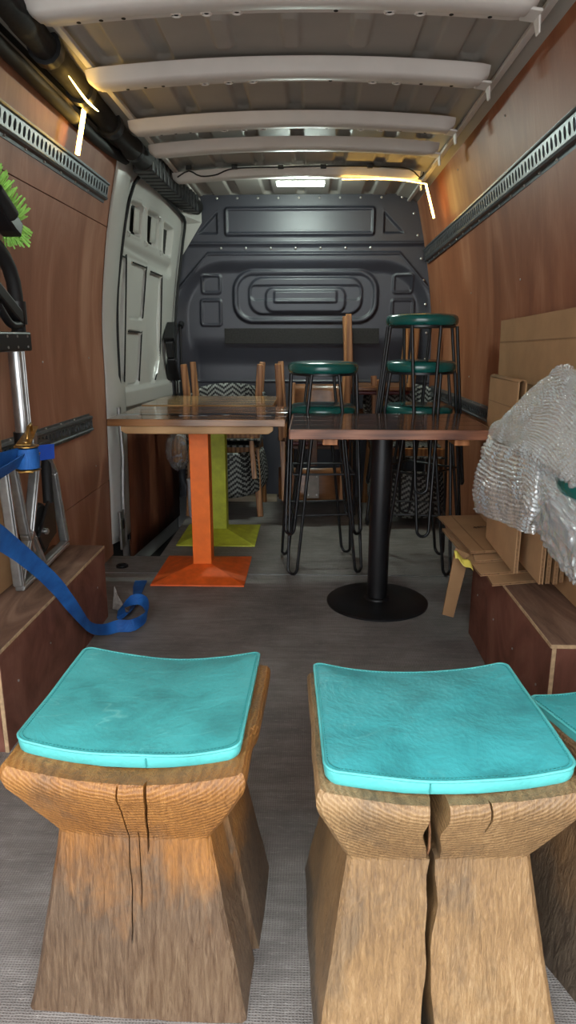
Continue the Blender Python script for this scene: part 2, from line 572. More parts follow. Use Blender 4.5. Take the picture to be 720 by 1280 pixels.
# floor: sheets of woven-pattern plywood
fl = MB().box((-0.1, 2.68, -0.035), (1.9, 3.98, 0.02)).build('floor', M['black_rubber'])
tag(fl, kind='structure')
for x0, x1, a, b in ((-1.02, 0.81, Y0-0.02, 3.046), (-1.02, 0.81, 3.056, 3.31), (-0.765, 0.81, 3.312, Y1+0.02)):
    MB().box(((x0+x1)/2, (a+b)/2, -0.0125), (x1-x0, b-a, 0.025)).build('panel', M['floor'], fl)
t = MB().box((-0.1, 3.051, 0.0005), (1.8, 0.010, 0.003)).build('trim_1', M['alu'])
tag(t, kind='structure')
# rebuild the sub-floor as two pieces so that the door step stays an open well
fl.data.clear_geometry()
sub = MB().box((-0.105, 1.8, -0.035), (1.83, 3.02, 0.02)).box((0.022, 3.99, -0.035), (1.576, 1.36, 0.02))
me_tmp = bpy.data.meshes.new('floor')
me_tmp.from_pydata([tuple(p) for p in sub.v], [], sub.f)
me_tmp.materials.append(M['black_rubber'])
fl.data = me_tmp
w = MB().box((-0.90, 3.99, -0.235), (0.30, 1.36, 0.02)).box((-0.775, 3.99, -0.125), (0.012, 1.36, 0.20)).box((-0.90, 3.305, -0.125), (0.30, 0.012, 0.2))
w.build('step_well', M['black_rubber'], fl)

# side walls: dark body shell with plywood sheets in front
def wall_sheet(side, y0, y1, z0, z1, off, n=14, th=0.009):
    mb = MB()
    f = xr if side > 0 else xl
    def out(u, v): z = z0+(z1-z0)*v; return (f(z)+side*off, y0+(y1-y0)*u, z)
    def inn(u, v): z = z0+(z1-z0)*v; return (f(z)+side*(off+th), y0+(y1-y0)*u, z)
    mb.grid(out, 1, n); mb.grid(inn, 1, n)
    k = 2*(n+1)
    for j in range(n):
        mb.f.append((2*j, 2*j+2, k+2*j+2, k+2*j)); mb.mi.append(0)
        mb.f.append((2*j+1, k+2*j+1, k+2*j+3, 2*j+3)); mb.mi.append(0)
    mb.f.append((0, k, k+1, 1)); mb.mi.append(0)
    mb.f.append((2*n, 2*n+1, k+2*n+1, k+2*n)); mb.mi.append(0)
    return mb
wr = wall_sheet(1, Y0-0.02, Y1+0.05, -0.25, 2.06, 0.03, 20, 0.01).build('wall_right', M['black_rubber'], smooth=60)
tag(wr, kind='structure')
wall_sheet(1, Y0, Y1, 0.0, 1.99, 0.0).build('panel', M['ply_right'], wr, smooth=50)
wl = wall_sheet(-1, Y0-0.02, Y1+0.05, -0.25, 2.06, 0.06, 20, 0.01).build('wall_left', M['black_rubber'], smooth=60)
tag(wl, kind='structure')
wall_sheet(-1, Y0, 3.40, 1.592, 1.885, 0.0).build('panel', M['ply_left'], wl, smooth=50)
wall_sheet(-1, Y0, 3.40, 0.392, 1.588, 0.0).build('panel', M['ply_left'], wl, smooth=50)
wall_sheet(-1, Y0, 3.34, 0.0, 0.388, 0.0).build('panel', M['ply_left'], wl, smooth=50)
for y in (0.95, 1.5, 2.05, 2.6, 3.15):
    for z in (0.5, 1.0):
        MB().lathe([(0.004, 0), (0.004, 0.002), (0.002, 0.003)], 8, T=Matrix.Translation((xl(z), y, z)) @ Matrix.Rotation(PI/2, 4, 'Y')).build('screw', M['screw'], wl)
for y in (1.1, 1.9, 2.7, 3.5, 4.3):
    for z in (1.30, 1.85, 0.9):
        MB().lathe([(0.004, 0), (0.004, 0.002), (0.002, 0.003)], 8, T=Matrix.Translation((xr(z), y, z)) @ Matrix.Rotation(-PI/2, 4, 'Y')).build('screw', M['screw'], wr)

# ceiling: pressed steel roof skin with grooves, and cross bows below it
BOWS = [1.05, 2.00, 2.50, 3.03, 3.38, 3.92]
XC = -0.107
SW = [-0.655, -0.48, -0.273, -0.066, 0.141, 0.348, 0.50]
def sstep(d, w): 
    t = np.clip(0.5-d/w, 0, 1); return t*t*(3-2*t)
def roof():
    nx, ny = 260, 420
    X = np.linspace(-0.90, 0.69, nx+1); Y = np.linspace(Y0-0.02, Y1+0.05, ny+1)
    XX, YY = np.meshgrid(X, Y)
    u = np.abs(XX-XC)/0.79
    Z = 1.972-0.026*u**2-0.035*np.clip((u-0.80)/0.20, 0, 2)**1.6
    ends = [Y0]+BOWS+[Y1]
    for k in range(len(ends)-1):
        a, b = ends[k]+0.03, ends[k+1]+0.01
        for i, sx in enumerate(SW):
            y0, y1 = a, b
            if k == 2 and 2 <= i <= 4: y0, y1 = a+0.16, b-0.10
            if y1-y0 < 0.05: continue
            cy, hy = (y0+y1)/2, (y1-y0)/2
            hw = 0.024 if 1 <= i <= 5 else 0.03
            dx = np.maximum(np.abs(XX-sx)-0.004, 0); dy = np.maximum(np.abs(YY-cy)-(hy-hw), 0)
            d = np.sqrt(dx*dx+dy*dy)-hw
            Z = Z+(0.018 if y1 > b-0.05 else -0.012)*sstep(d, 0.012)
    V = np.stack([XX, YY, Z], -1).reshape(-1, 3)
    idx = np.arange((nx+1)*(ny+1)).reshape(ny+1, nx+1)
    F = np.stack([idx[:-1, :-1], idx[1:, :-1], idx[1:, 1:], idx[:-1, 1:]], -1).reshape(-1, 4)
    me = bpy.data.meshes.new('ceiling')
    me.from_pydata(V.tolist(), [], F.tolist())
    me.materials.append(M['roof_grey'])
    me.polygons.foreach_set('use_smooth', [True]*len(me.polygons))
    o = bpy.data.objects.new('ceiling', me); COL.objects.link(o)
    return o
ceil = roof(); tag(ceil, kind='structure')
# outer roof skin keeps daylight out
MB().grid(lambda u, v: (-0.95+1.7*u, Y0-0.02+(Y1+0.1-Y0)*v, 2.07-0.03*(2*u-1)**2), 8, 2).build('roof_skin', M['white_paint'], ceil, solid=0.01)
MB().box((XC-0.80, 2.7, 2.0), (0.10, 4.6, 0.16)).box((XC+0.82, 2.7, 2.03), (0.10, 4.6, 0.10)).build('roof_rail', M['black_rubber'], ceil)

for xx, zz in ((0.612, 1.925), (-0.715, 1.935)):
    MB().box((xx, (Y0+Y1)/2, zz), (0.022, Y1-Y0-0.02, 0.014)).build('side_flange', M['bow_grey'], ceil, bevel=0.003)

def bow(y, n):
    mb = MB()
    N = 44; xa, xb = -0.735, 0.565
    prof = [(-0.066, 0.040), (-0.060, 0.034), (-0.046, 0.006), (-0.038, 0.000), (-0.015, -0.003), (0.015, -0.003), (0.030, 0.002), (0.034, 0.006), (0.060, 0.007), (0.060, 0.010), (0.036, 0.011), (0.036, 0.045)]
    m = len(prof)
    for i in range(N+1):
        s = -1+2*i/N
        s = math.copysign(abs(s)**0.85, s)
        x = (xa+xb)/2+(xb-xa)/2*s
        zc = 1.912-0.030*s*s
        e = max(0, (abs(s)-0.93)/0.07)
        for py, pz in prof:
            z = zc+pz*(1.0)
            yy = py*(1-0.35*e*e)
            z = z+(0.022*e*e*e)*(1 if pz < 0.03 else 0.2)
            mb.v.append(Vector((x, y+yy, z)))
    for i in range(N):
        for k in range(m):
            k2 = (k+1) % m
            mb.f.append((i*m+k, (i+1)*m+k, (i+1)*m+k2, i*m+k2)); mb.mi.append(0)
    mb.f.append(tuple(range(m))); mb.mi.append(0)
    mb.f.append(tuple(N*m+k for k in range(m-1, -1, -1))); mb.mi.append(0)
    b = mb.build('roof_bow', M['bow_grey'], ceil, smooth=40)
    # end tabs that reach down to the side wall
    t = MB()
    t.bar((xb-0.03, y+0.015, 1.892), (xb+0.012, y+0.015, 1.886), 0.07, 0.008)
    t.bar((xb+0.010, y+0.025, 1.888), (xb+0.016, y+0.025, 1.846), 0.05, 0.006, 0.026, 0.006, up=(1, 0, 0))
    t.build('end_tab', M['bow_grey'], b, bevel=0.003)
    # stamped rings and holes along the lip
    if n < 4:
        xs = [-0.62, -0.56, -0.50, -0.36, -0.28, -0.20, 0.06, 0.20, 0.28, 0.36, 0.46]
        for k, x in enumerate(xs):
            s = (x-(xa+xb)/2)/((xb-xa)/2)
            z = 1.912-0.030*s*s+0.0065
            if k in (3, 4, 5, 7, 8):
                ring = [(x+0.013*math.cos(a*PI/6), y+0.048+0.011*math.sin(a*PI/6), z-0.001) for a in range(12)]
                MB().tube(ring, 0.003, 6, closed=True).build('boss', M['bow_grey'], b, smooth=60)
            MB().lathe([(0.006, -0.0012), (0.006, 0.0)], 10, c=(x, y+0.048, z)).build('hole', M['black_rubber'], b)
    return b
for n, y in enumerate(BOWS): bow(y, n)

# bulkhead: moulded charcoal steel partition, one relief grid
def bulkhead():
    nx, nz = 280, 320
    zs = np.linspace(0.0, 1.965, nz+1)
    x0 = np.array([xl(z)+0.004 for z in zs]); x1 = np.array([xr(z)-0.004 for z in zs])
    U = np.linspace(0, 1, nx+1)
    XX = x0[:, None]+(x1-x0)[:, None]*U[None, :]
    ZZ = np.repeat(zs[:, None], nx+1, 1)
    def rr(cx, cz, hx, hz, r):
        qx = np.abs(XX-cx)-(hx-r); qz = np.abs(ZZ-cz)-(hz-r)
        return np.sqrt(np.maximum(qx, 0)**2+np.maximum(qz, 0)**2)+np.minimum(np.maximum(qx, qz), 0)-r
    H = np.zeros_like(XX)
    big = rr(-0.055, 0.72, 0.80, 0.815, 0.30)
    H -= 0.045*sstep(big, 0.09)
    d0 = rr(-0.035, 1.35, 0.475, 0.165, 0.13)
    H += 0.020*sstep(d0, 0.016)
    H -= 0.012*sstep(d0+0.028, 0.012)
    d1 = rr(-0.035, 1.355, 0.37, 0.115, 0.09)
    H += 0.016*sstep(d1, 0.014)
    d2 = rr(-0.035, 1.375, 0.36, 0.045, 0.03)
    H -= 0.010*sstep(d2, 0.012)
    d2b = rr(-0.035, 1.33, 0.26, 0.075, 0.05)
    H += 0.016*sstep(d2b, 0.012)
    d3 = rr(-0.035, 1.348, 0.205, 0.036, 0.012)
    H += 0.012*sstep(d3, 0.010)
    for cx, cz, hx, hz in ((-0.655, 1.43, 0.065, 0.06), (0.60, 1.43, 0.065, 0.06), (-0.66, 1.25, 0.07, 0.085), (0.605, 1.25, 0.075, 0.085)):
        d = rr(cx, cz, hx, hz, 0.02)
        H += 0.012*sstep(d, 0.012)-0.010*sstep(d+0.012, 0.010)
    dU = rr(-0.075, 1.805, 0.475, 0.082, 0.018)
    H += 0.022*sstep(dU, 0.014)-0.010*sstep(dU+0.014, 0.010)
    H += 0.012*sstep(np.abs(ZZ-1.675)-0.004, 0.012)
    H += 0.016*sstep(1.66-ZZ+0*XX, 0.02)*0.6
    # shallow ledge with sloping ends above the big recess
    path = np.where(np.abs(XX+0.05) < 0.62, 1.615, 1.615-(np.abs(XX+0.05)-0.62)*1.1)
    H += 0.014*sstep(np.abs(ZZ-path)-0.006, 0.014)
    H += 0.010*sstep(ZZ-path, 0.02)
    # small triangles beside the upper panel
    for s, tx in ((-1, -0.60), (1, 0.46)):
        a = XX-tx if s > 0 else tx-XX
        a = a if s > 0 else a
        e1 = -a; e2 = -(ZZ-1.735); e3 = (a/0.13+(ZZ-1.735)/0.13-1)*0.09
        d = np.maximum(np.maximum(e1, e2), e3)
        H -= 0.018*sstep(d, 0.010)
        H += 0.008*sstep(np.abs(d)-0.003, 0.008)
    # hollow lower half and the fold line behind the chairs
    H -= 0.05*sstep(ZZ-1.00, 0.22)*sstep(big+0.05, 0.1)
    H += 0.012*sstep(np.abs(ZZ-0.80)-0.003, 0.010)
    YY = 4.66-H
    V = np.stack([XX, YY, ZZ], -1).reshape(-1, 3)
    idx = np.arange((nx+1)*(nz+1)).reshape(nz+1, nx+1)
    F = np.stack([idx[:-1, :-1], idx[:-1, 1:], idx[1:, 1:], idx[1:, :-1]], -1).reshape(-1, 4)
    me = bpy.data.meshes.new('wall_front')
    me.from_pydata(V.tolist(), [], F.tolist())
    me.materials.append(M['bulkhead'])
    me.polygons.foreach_set('use_smooth', [True]*len(me.polygons))
    o = bpy.data.objects.new('wall_front', me); COL.objects.link(o)
    return o
bh = bulkhead(); tag(bh, kind='structure')
MB().box((-0.06, 4.695, 1.10), (1.03, 0.012, 0.10)).build('felt_strip', M['bulkhead_mesh'], bh, bevel=0.002)
MB().box((XC, 4.79, 0.87), (2.0, 0.02, 2.5)).build('outer_skin', M['black_rubber'], bh)
bolt = None
BP = [(-0.60+0.13*k, 1.945) for k in range(10)]+[(-0.58+0.16*k, 1.648) for k in range(7)]
BP += [(xl(z)+0.035, z) for z in (0.95, 1.12, 1.3, 1.45, 1.6)]+[(xr(z)-0.035, z) for z in (0.95, 1.12, 1.3, 1.45, 1.58, 1.72, 1.85)]
for x, z in BP:
    if bolt is None:
        bolt = MB().lathe([(0.008, 0), (0.008, 0.004), (0.004, 0.007)], 8, T=Matrix.Rotation(PI/2, 4, 'X')).build('bolt', M['screw'], bh, smooth=40)
        bolt.location = (x, 4.652, z)
    else: share(bolt, bh, (x, 4.652 if z > 1.6 else 4.655, z))
# edge flange and gas-strut like rod on the left of the bulkhead
MB().tube([(-0.86, 4.60, 0.62), (-0.855, 4.60, 1.16)], 0.008, 8).tube([(-0.855, 4.60, 1.16), (-0.85, 4.63, 1.18)], 0.02, 8).build('rod', M['black_plastic'], bh)

# ---------------- sliding door (left) with its pillar
def dx(y, z): return xl(z)+0.11*(y-3.45)/1.1
def door():
    ny, nz = 250, 400
    Yv = np.linspace(3.55, 4.60, ny+1); Zv = np.linspace(-0.22, 1.90, nz+1)
    YY, ZZ = np.meshgrid(Yv, Zv)
    base = np.array([xl(z) for z in Zv])[:, None]+0.11*(YY-3.45)/1.1
    def quad(p, r=0.02):
        # rounded polygon distance: max of edge distances (counter-clockwise or clockwise)
        n = len(p); d = None
        ar = sum(p[i][0]*p[(i+1) % n][1]-p[(i+1) % n][0]*p[i][1] for i in range(n))
        s = 1 if ar > 0 else -1
        es = []
        for i in range(n):
            (a, b), (c, e) = p[i], p[(i+1) % n]
            L = math.hypot(c-a, e-b)
            nx_, nz_ = s*(e-b)/L, -s*(c-a)/L
            es.append((YY-a)*nx_+(ZZ-b)*nz_+r)
        E = np.stack(es, 0)
        pos = np.sqrt((np.maximum(E, 0)**2).sum(0))
        return np.where(E.max(0) > 0, pos, E.max(0))-r
    H = np.zeros_like(YY)
    ops = [[(3.65, 1.75), (3.80, 1.76), (3.85, 1.61), (3.68, 1.61)], [(3.90, 1.75), (4.09, 1.75), (4.14, 1.59), (3.96, 1.60)], [(4.19, 1.73), (4.37, 1.72), (4.40, 1.57), (4.25, 1.58)]]
    hole = None
    for p in ops:
        d = quad(p, 0.012)
        H += 0.004*sstep(np.abs(d-0.012)-0.006, 0.01)
        H -= 0.032*sstep(d, 0.010)
        hole = d if hole is None else np.minimum(hole, d)
    H -= 0.020*sstep(quad([(3.60, 1.555), (4.44, 1.52), (4.44, 1.46), (3.61, 1.49)], 0.02), 0.05)
    H += 0.010*sstep(quad([(3.66, 1.535), (4.05, 1.505), (4.05, 1.49), (3.66, 1.505)], 0.006), 0.02)
    H -= 0.012*sstep(quad([(3.57, 1.49), (3.69, 1.485), (3.665, 0.84), (3.57, 0.84)], 0.03), 0.014)
    H -= 0.014*sstep(quad([(3.76, 1.475), (4.0, 1.465), (3.99, 1.19), (3.755, 1.195)], 0.03), 0.014)
    H -= 0.014*sstep(quad([(3.745, 1.125), (3.97, 1.115), (3.89, 0.84), (3.71, 0.84)], 0.03), 0.014)
    H -= 0.020*sstep(quad([(4.06, 1.455), (4.29, 1.445), (4.29, 0.99), (4.17, 0.83), (4.07, 0.83)], 0.04), 0.02)
    for p in ([(3.57, 1.49), (3.69, 1.485), (3.665, 0.84), (3.57, 0.84)], [(3.76, 1.475), (4.0, 1.465), (3.99, 1.19), (3.755, 1.195)], [(3.745, 1.125), (3.97, 1.115), (3.89, 0.84), (3.71, 0.84)], [(4.06, 1.455), (4.29, 1.445), (4.29, 0.99), (4.17, 0.83), (4.07, 0.83)]):
        H -= 0.022*sstep(np.abs(quad(p, 0.03))-0.003, 0.007)
    H += 0.022*sstep(np.abs(ZZ-0.77-0*(YY))-0.05, 0.03)
    H -= 0.02*sstep(ZZ-0.70, 0.02)
    XX = base+H
    V = np.stack([XX, YY, ZZ], -1).reshape(-1, 3)
    idx = np.arange((ny+1)*(nz+1)).reshape(nz+1, ny+1)
    F = np.stack([idx[:-1, :-1], idx[:-1, 1:], idx[1:, 1:], idx[1:, :-1]], -1).reshape(-1, 4)
    hv = hole.reshape(-1) < -0.005
    mi = hv[F].all(1).astype(int)
    me = bpy.data.meshes.new('door_1')
    me.from_pydata(V.tolist(), [], F.tolist())
    me.materials.append(M['white_paint']); me.materials.append(M['black_rubber'])
    me.polygons.foreach_set('material_index', mi.tolist())
    me.polygons.foreach_set('use_smooth', [True]*len(me.polygons))
    o = bpy.data.objects.new('door_1', me); COL.objects.link(o)
    return o
dr = door(); tag(dr, kind='structure')
for (ya, yb, zb) in ((3.74, 3.815, 1.625), (4.01, 4.095, 1.61)):
    def st(u, v, ya=ya, yb=yb, zb=zb):
        y = ya+(yb-ya)*u+0.03*(1-v); z = zb+(1.738-zb)*v
        return (dx(y, z)-0.012-0.006*math.sin(PI*u), y, z)
    MB().grid(st, 4, 4).build('stiffener', M['white_paint'], dr, smooth=60, solid=0.006)
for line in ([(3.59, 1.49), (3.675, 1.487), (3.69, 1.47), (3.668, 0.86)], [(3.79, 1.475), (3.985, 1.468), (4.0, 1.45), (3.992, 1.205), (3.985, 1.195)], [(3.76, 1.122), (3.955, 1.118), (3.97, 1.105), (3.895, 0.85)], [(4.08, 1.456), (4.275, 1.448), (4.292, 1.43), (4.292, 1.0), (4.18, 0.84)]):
    MB().tube(resample([(dx(y, z)-0.002, y, z) for y, z in line], 40), 0.0045, 6).build('panel_gap_shade', M['black_rubber'], dr, smooth=60)  # black tubes drawn in for the shadow gaps along the panel edges
for y, z in ((3.815, 1.745), (4.10, 1.735), (3.66, 1.60), (3.93, 1.585), (4.20, 1.57)):
    MB().tube([(dx(y, z)+0.002, y-0.01, z+0.012), (dx(y, z)+0.014, y, z+0.006), (dx(y, z)+0.012, y+0.006, z-0.008), (dx(y, z)+0.002, y+0.004, z-0.016)], 0.004, 6).build('clip', M['white_paint'], dr, smooth=60)
# black rubber seal around the door
seal = [(3.545, 0.02), (3.53, 0.5), (3.535, 1.2), (3.55, 1.55), (3.57, 1.76), (3.63, 1.85), (3.75, 1.87), (4.42, 1.81), (4.52, 1.77), (4.545, 1.65), (4.55, 1.2), (4.55, 0.6)]
sp = resample([(dx(y, z)+0.022, y, z) for y, z in seal], 60)
MB().tube(sp, 0.009, 8).build('door_seal', M['black_rubber'], dr, smooth=60)
hp = [(dx(4.42, 1.17)+0.03, 4.44, 1.17), (dx(4.30, 1.05)+0.05, 4.33, 1.07), (dx(4.33, 0.95)+0.05, 4.36, 0.97), (dx(4.4, 0.84)+0.03, 4.44, 0.83)]
h = MB()
h.bar(hp[0], hp[1], 0.05, 0.05, 0.07, 0.05); h.bar(hp[1], hp[2], 0.05, 0.04); h.bar(hp[2], hp[3], 0.05, 0.04, 0.10, 0.04)
h.bar((dx(4.45, 1.0)+0.02, 4.47, 1.18), (dx(4.45, 0.8)+0.02, 4.47, 0.72), 0.03, 0.06)
h.build('handle', M['black_plastic'], dr, bevel=0.008)
MB().grid(lambda u, v: (dx(3.58+0.94*u, -0.1+0.74*v)+0.012, 3.58+0.94*u, -0.10+0.74*v), 6, 6).build('lining_panel', M['ply_door'], dr, smooth=60, solid=0.008)
MB().grid(lambda u, v: (dx(3.78+0.012*u, -0.1+0.74*v)+0.014, 4.05+0.012*u, -0.10+0.74*v), 1, 6).build('lining_joint', M['black_rubber'], dr, solid=0.004)

# pillar between the plywood and the door
pl = MB()
def pil(u, v):
    z = 0.06+1.87*v
    wdt = 0.14 if z > 0.9 else 0.20
    y = 3.375+(wdt+0.03)*u-(0.06*max(0, 0.9-z)/0.9)
    bulge = 0.004+0.034*math.sin(PI*0.5*min(1, u*1.6))*(1 if z < 0.9 else 0.7)
    return (xl(z)+bulge, y, z)
pl.grid(pil, 10, 40)
pil_o = pl.build('trim_2', M['white_paint'], smooth=50, solid=0.004)
tag(pil_o, kind='structure')
MB().box((xl(0.1)+0.05, 3.36, 0.13), (0.012, 0.09, 0.20)).build('bracket', M['alu_cast'], pil_o, bevel=0.004)
MB().box((xl(0.1)+0.058, 3.35, 0.16), (0.006, 0.03, 0.05)).build('slot', M['black_rubber'], pil_o, bevel=0.002)
MB().tube([(xl(0.4)+0.05, 3.42, 0.75), (xl(0.4)+0.055, 3.43, 0.5), (xl(0.3)+0.05, 3.40, 0.3), (xl(0.1)+0.05, 3.39, 0.05)], 0.012, 8).build('weld_flange', M['alu_cast'], pil_o, smooth=60)
# white body corner between door head, duct and bulkhead
c = MB().add([(-0.88, 3.42, 1.93), (-0.86, 3.56, 1.88), (-0.80, 4.42, 1.82), (-0.785, 4.56, 1.78), (-0.83, 4.63, 1.60), (-0.82, 4.64, 1.62), (-0.70, 4.64, 1.80), (-0.70, 4.64, 1.92), (-0.78, 4.0, 1.93)],
             [(0, 1, 2, 8), (2, 3, 6, 7), (2, 7, 8), (3, 4, 5, 6)])
co = c.build('trim_3', M['white_paint'], solid=0.004); tag(co, kind='structure')

# black duct running along the roof edge
D = [(-0.765, 0.75, 1.915), (-0.765, 1.9, 1.905), (-0.78, 2.1, 1.915), (-0.80, 2.5, 1.925), (-0.815, 3.0, 1.925), (-0.80, 3.3, 1.905), (-0.775, 4.0, 1.895), (-0.73, 4.6, 1.885)]
path = resample(D, 90)
du = MB().tube(path, [0.040+0.005*noise.noise(Vector((p.y*7, 0, 0)))+(0.010 if p.y > 3.3 else 0) for p in path], 12).build('trim_4', M['black_fabric'], smooth=60)
tag(du, kind='structure')
for y0 in (1.35, 1.75, 2.25, 2.62, 3.02, 3.3):
    q = [p for p in path if abs(p.y-y0) < 0.045]
    if len(q) > 1: MB().tube(q, 0.051, 12).build('wrap_band', M['black_plastic'], du, smooth=60)
for k in range(14):
    y0 = 3.50+k*0.075
    q = min(path, key=lambda p: abs(p.y-y0))
    MB().box((q.x, y0, q.z-0.004), (0.098, 0.058, 0.098), ).build('fin', M['black_plastic'], du, bevel=0.006)
MB().tube(resample([(-0.86, 0.8, 1.875), (-0.86, 2.0, 1.87), (-0.875, 3.0, 1.87), (-0.86, 3.42, 1.885)], 40), 0.022, 8).build('lower_hose', M['black_rubber'], du, smooth=60)
for y in (1.72, 2.0, 2.1, 2.42, 2.68, 3.1):
    MB().box((-0.872, y, 1.876), (0.03, 0.035, 0.03), Matrix.Identity(4)).build('foam_block', M['rag'], du, bevel=0.006)

# ================================================================== LASHING RAILS
def rail(name, label, side, y0, y1, z0, z1, hgt):
    # C-profile with real oval slots; local frame: s along rail, t across
    L = y1-y0
    f = xr if side > 0 else xl
    root = thing(name, label, 'rail', (f((z0+z1)/2), (y0+y1)/2, (z0+z1)/2), group=None)
    tilt = (z1-z0)/L
    zm = (z0+z1)/2
    lean = (f(zm+0.04)-f(zm-0.04))/0.08
    def P(s, t, o):  # s in [-L/2, L/2], t vertical, o = stand-off from wall
        return Vector((-side*o+lean*t, s, t+s*tilt))
    pitch = 0.036; n = int(L/pitch)
    hw = hgt*0.26; web = MB(); off = 0.016
    s0 = -n*pitch/2
    for k in range(n):
        cx = s0+(k+0.5)*pitch
        outer = []; inner = []
        for a in range(12):
            an = 2*PI*a/12
            inner.append((cx+0.0112*math.cos(an), (hw*0.72)*math.sin(an)))
            ca, sa = math.cos(an), math.sin(an)
            k_ = min((pitch/2)/max(1e-6, abs(ca)), hw/max(1e-6, abs(sa)))
            outer.append((cx+ca*k_, sa*k_))
        vs = [P(s, t, off) for s, t in outer]+[P(s, t, off) for s, t in inner]+[P(s, t, off-0.008) for s, t in inner]
        fs = []
        for a in range(12):
            b = (a+1) % 12
            fs.append((a, b, 12+b, 12+a)); fs.append((12+a, 12+b, 24+b, 24+a))
        web.add(vs, fs)
        # corner fillers of the rectangular cell
        for sx, sz in ((1, 1), (-1, 1), (-1, -1), (1, -1)):
            q = [(cx+sx*pitch/2, sz*hw)]
            pts = sorted([o_ for o_ in outer if (o_[0]-cx)*sx > 1e-6 and o_[1]*sz > 1e-6], key=lambda o_: abs(o_[1]))
            if len(pts) >= 2: web.add([P(*q[0], off)]+[P(s, t, off) for s, t in pts], [tuple(range(len(pts)+1))])
    web.build('slotted_web', M['galv'], root, fix=False)
    back = MB()
    back.add([P(s0, -hw, 0.002), P(-s0, -hw, 0.002), P(-s0, hw, 0.002), P(s0, hw, 0.002)], [(0, 1, 2, 3)])
    back.build('slot_shade', M['black_rubber'], root)  # black sheet standing in for the shade seen through the slots
    for sg in (1, -1):
        fl_ = MB()
        prof = [(hw, off), (hw+0.004, off+0.004), (hw+0.010, off+0.002), (hw+0.012, 0.004), (hgt/2, 0.003), (hgt/2, 0.0)]
        vs = []; fs = []
        for e in (s0, -s0):
            for t_, o_ in prof: vs.append(P(e, sg*t_, o_))
        m = len(prof)
        for k in range(m-1): fs.append((k, k+1, m+k+1, m+k))
        fl_.add(vs, fs)
        fl_.build('flange', M['galv'], root, solid=0.0015)
    sc = None
    for k in range(max(2, int(L/0.16))):
        s = s0+0.05+k*0.16
        for sg in (1, -1):
            p = P(s, sg*(hgt/2-0.007), 0.004)
            if sc is None:
                sc = MB().lathe([(0.005, 0), (0.005, 0.003), (0.002, 0.005)], 8, T=Matrix.Rotation(-side*PI/2, 4, 'Y')).build('screw', M['screw'], root)
                sc.location = p
            else: share(sc, root, p)
    return root
rail('lashing_rail', 'long slotted steel lashing rail high on the right plywood wall', 1, 0.75, 4.60, 1.685, 1.592, 0.098)
rail('lashing_rail', 'slotted steel lashing rail high on the left wall above the broom', -1, 0.75, 3.28, 1.722, 1.722, 0.092)
rail('lashing_rail', 'low slotted steel lashing rail on the left wall behind the ratchet buckle', -1, 0.75, 3.10, 0.735, 0.710, 0.085)
rail('lashing_rail', 'low slotted steel lashing rail on the right wall behind the dark wood table', 1, 0.75, 4.55, 0.762, 0.752, 0.070)

# ================================================================== WHEEL ARCH BOXES
def wheel_box(name, label, x_in, x_out, y0, y1, h, top):
    s = 1 if x_in > x_out else -1     # s = +1: left box, inner face looks to +x
    root = thing(name, label, 'box', ((x_in+x_out)/2, (y0+y1)/2, 0))
    cx, cy = (x_in+x_out)/2, (y0+y1)/2
    W = abs(x_in-x_out); L = y1-y0; th = 0.012
    MB().box((0, 0, h-th/2), (W, L, th)).build('top_panel', top, root, bevel=0.0015)
    MB().box((s*(W/2-th/2-0.002), 0, (h-th)/2), (th, L-0.002, h-th)).build('side_panel', M['ply_box'], root, bevel=0.0015)
    for e in (-1, 1):
        MB().box((-s*th/2, e*(L/2-th/2), (h-th)/2), (W-th-0.004, th, h-th)).build('end_panel', M['ply_box'], root, bevel=0.0015)
        MB().box((s*(W/2-th/2-0.002), e*(L/2-0.0005), (h-th)/2), (th-0.002, 0.003, h-th)).build('raw_edge', M['ply_edge'], root)
    MB().box((s*(W/2-0.0005), 0, h-th/2), (0.004, L, th*0.8)).build('raw_edge', M['ply_edge'], root)
    MB().box((0, -L/2+0.0005, h-th/2), (W, 0.004, th*0.8)).build('raw_edge', M['ply_edge'], root)
    for k in range(4):
        MB().lathe([(0.0035, 0), (0.0035, 0.002)], 8, T=Matrix.Translation((s*(W/2-0.0015), -L*0.4+k*L*0.26, h*0.55)) @ Matrix.Rotation(s*PI/2, 4, 'Y')).build('screw', M['screw'], root)
    return root
wheel_box('wheel_arch_box', 'brown plywood wheel arch box under the hand truck by the left wall', -0.804, -1.008, 1.60, 2.53, 0.30, M['ply_box_top'])
wheel_box('wheel_arch_box', 'brown plywood wheel arch box under the cardboard by the right wall', 0.609, 0.796, 1.585, 2.42, 0.347, M['ply_box_top'])

# ================================================================== CARVED STOOLS AND CUSHIONS
def saddle(x, hw, sag): return -sag*(1-min(1, (x/hw)**2))

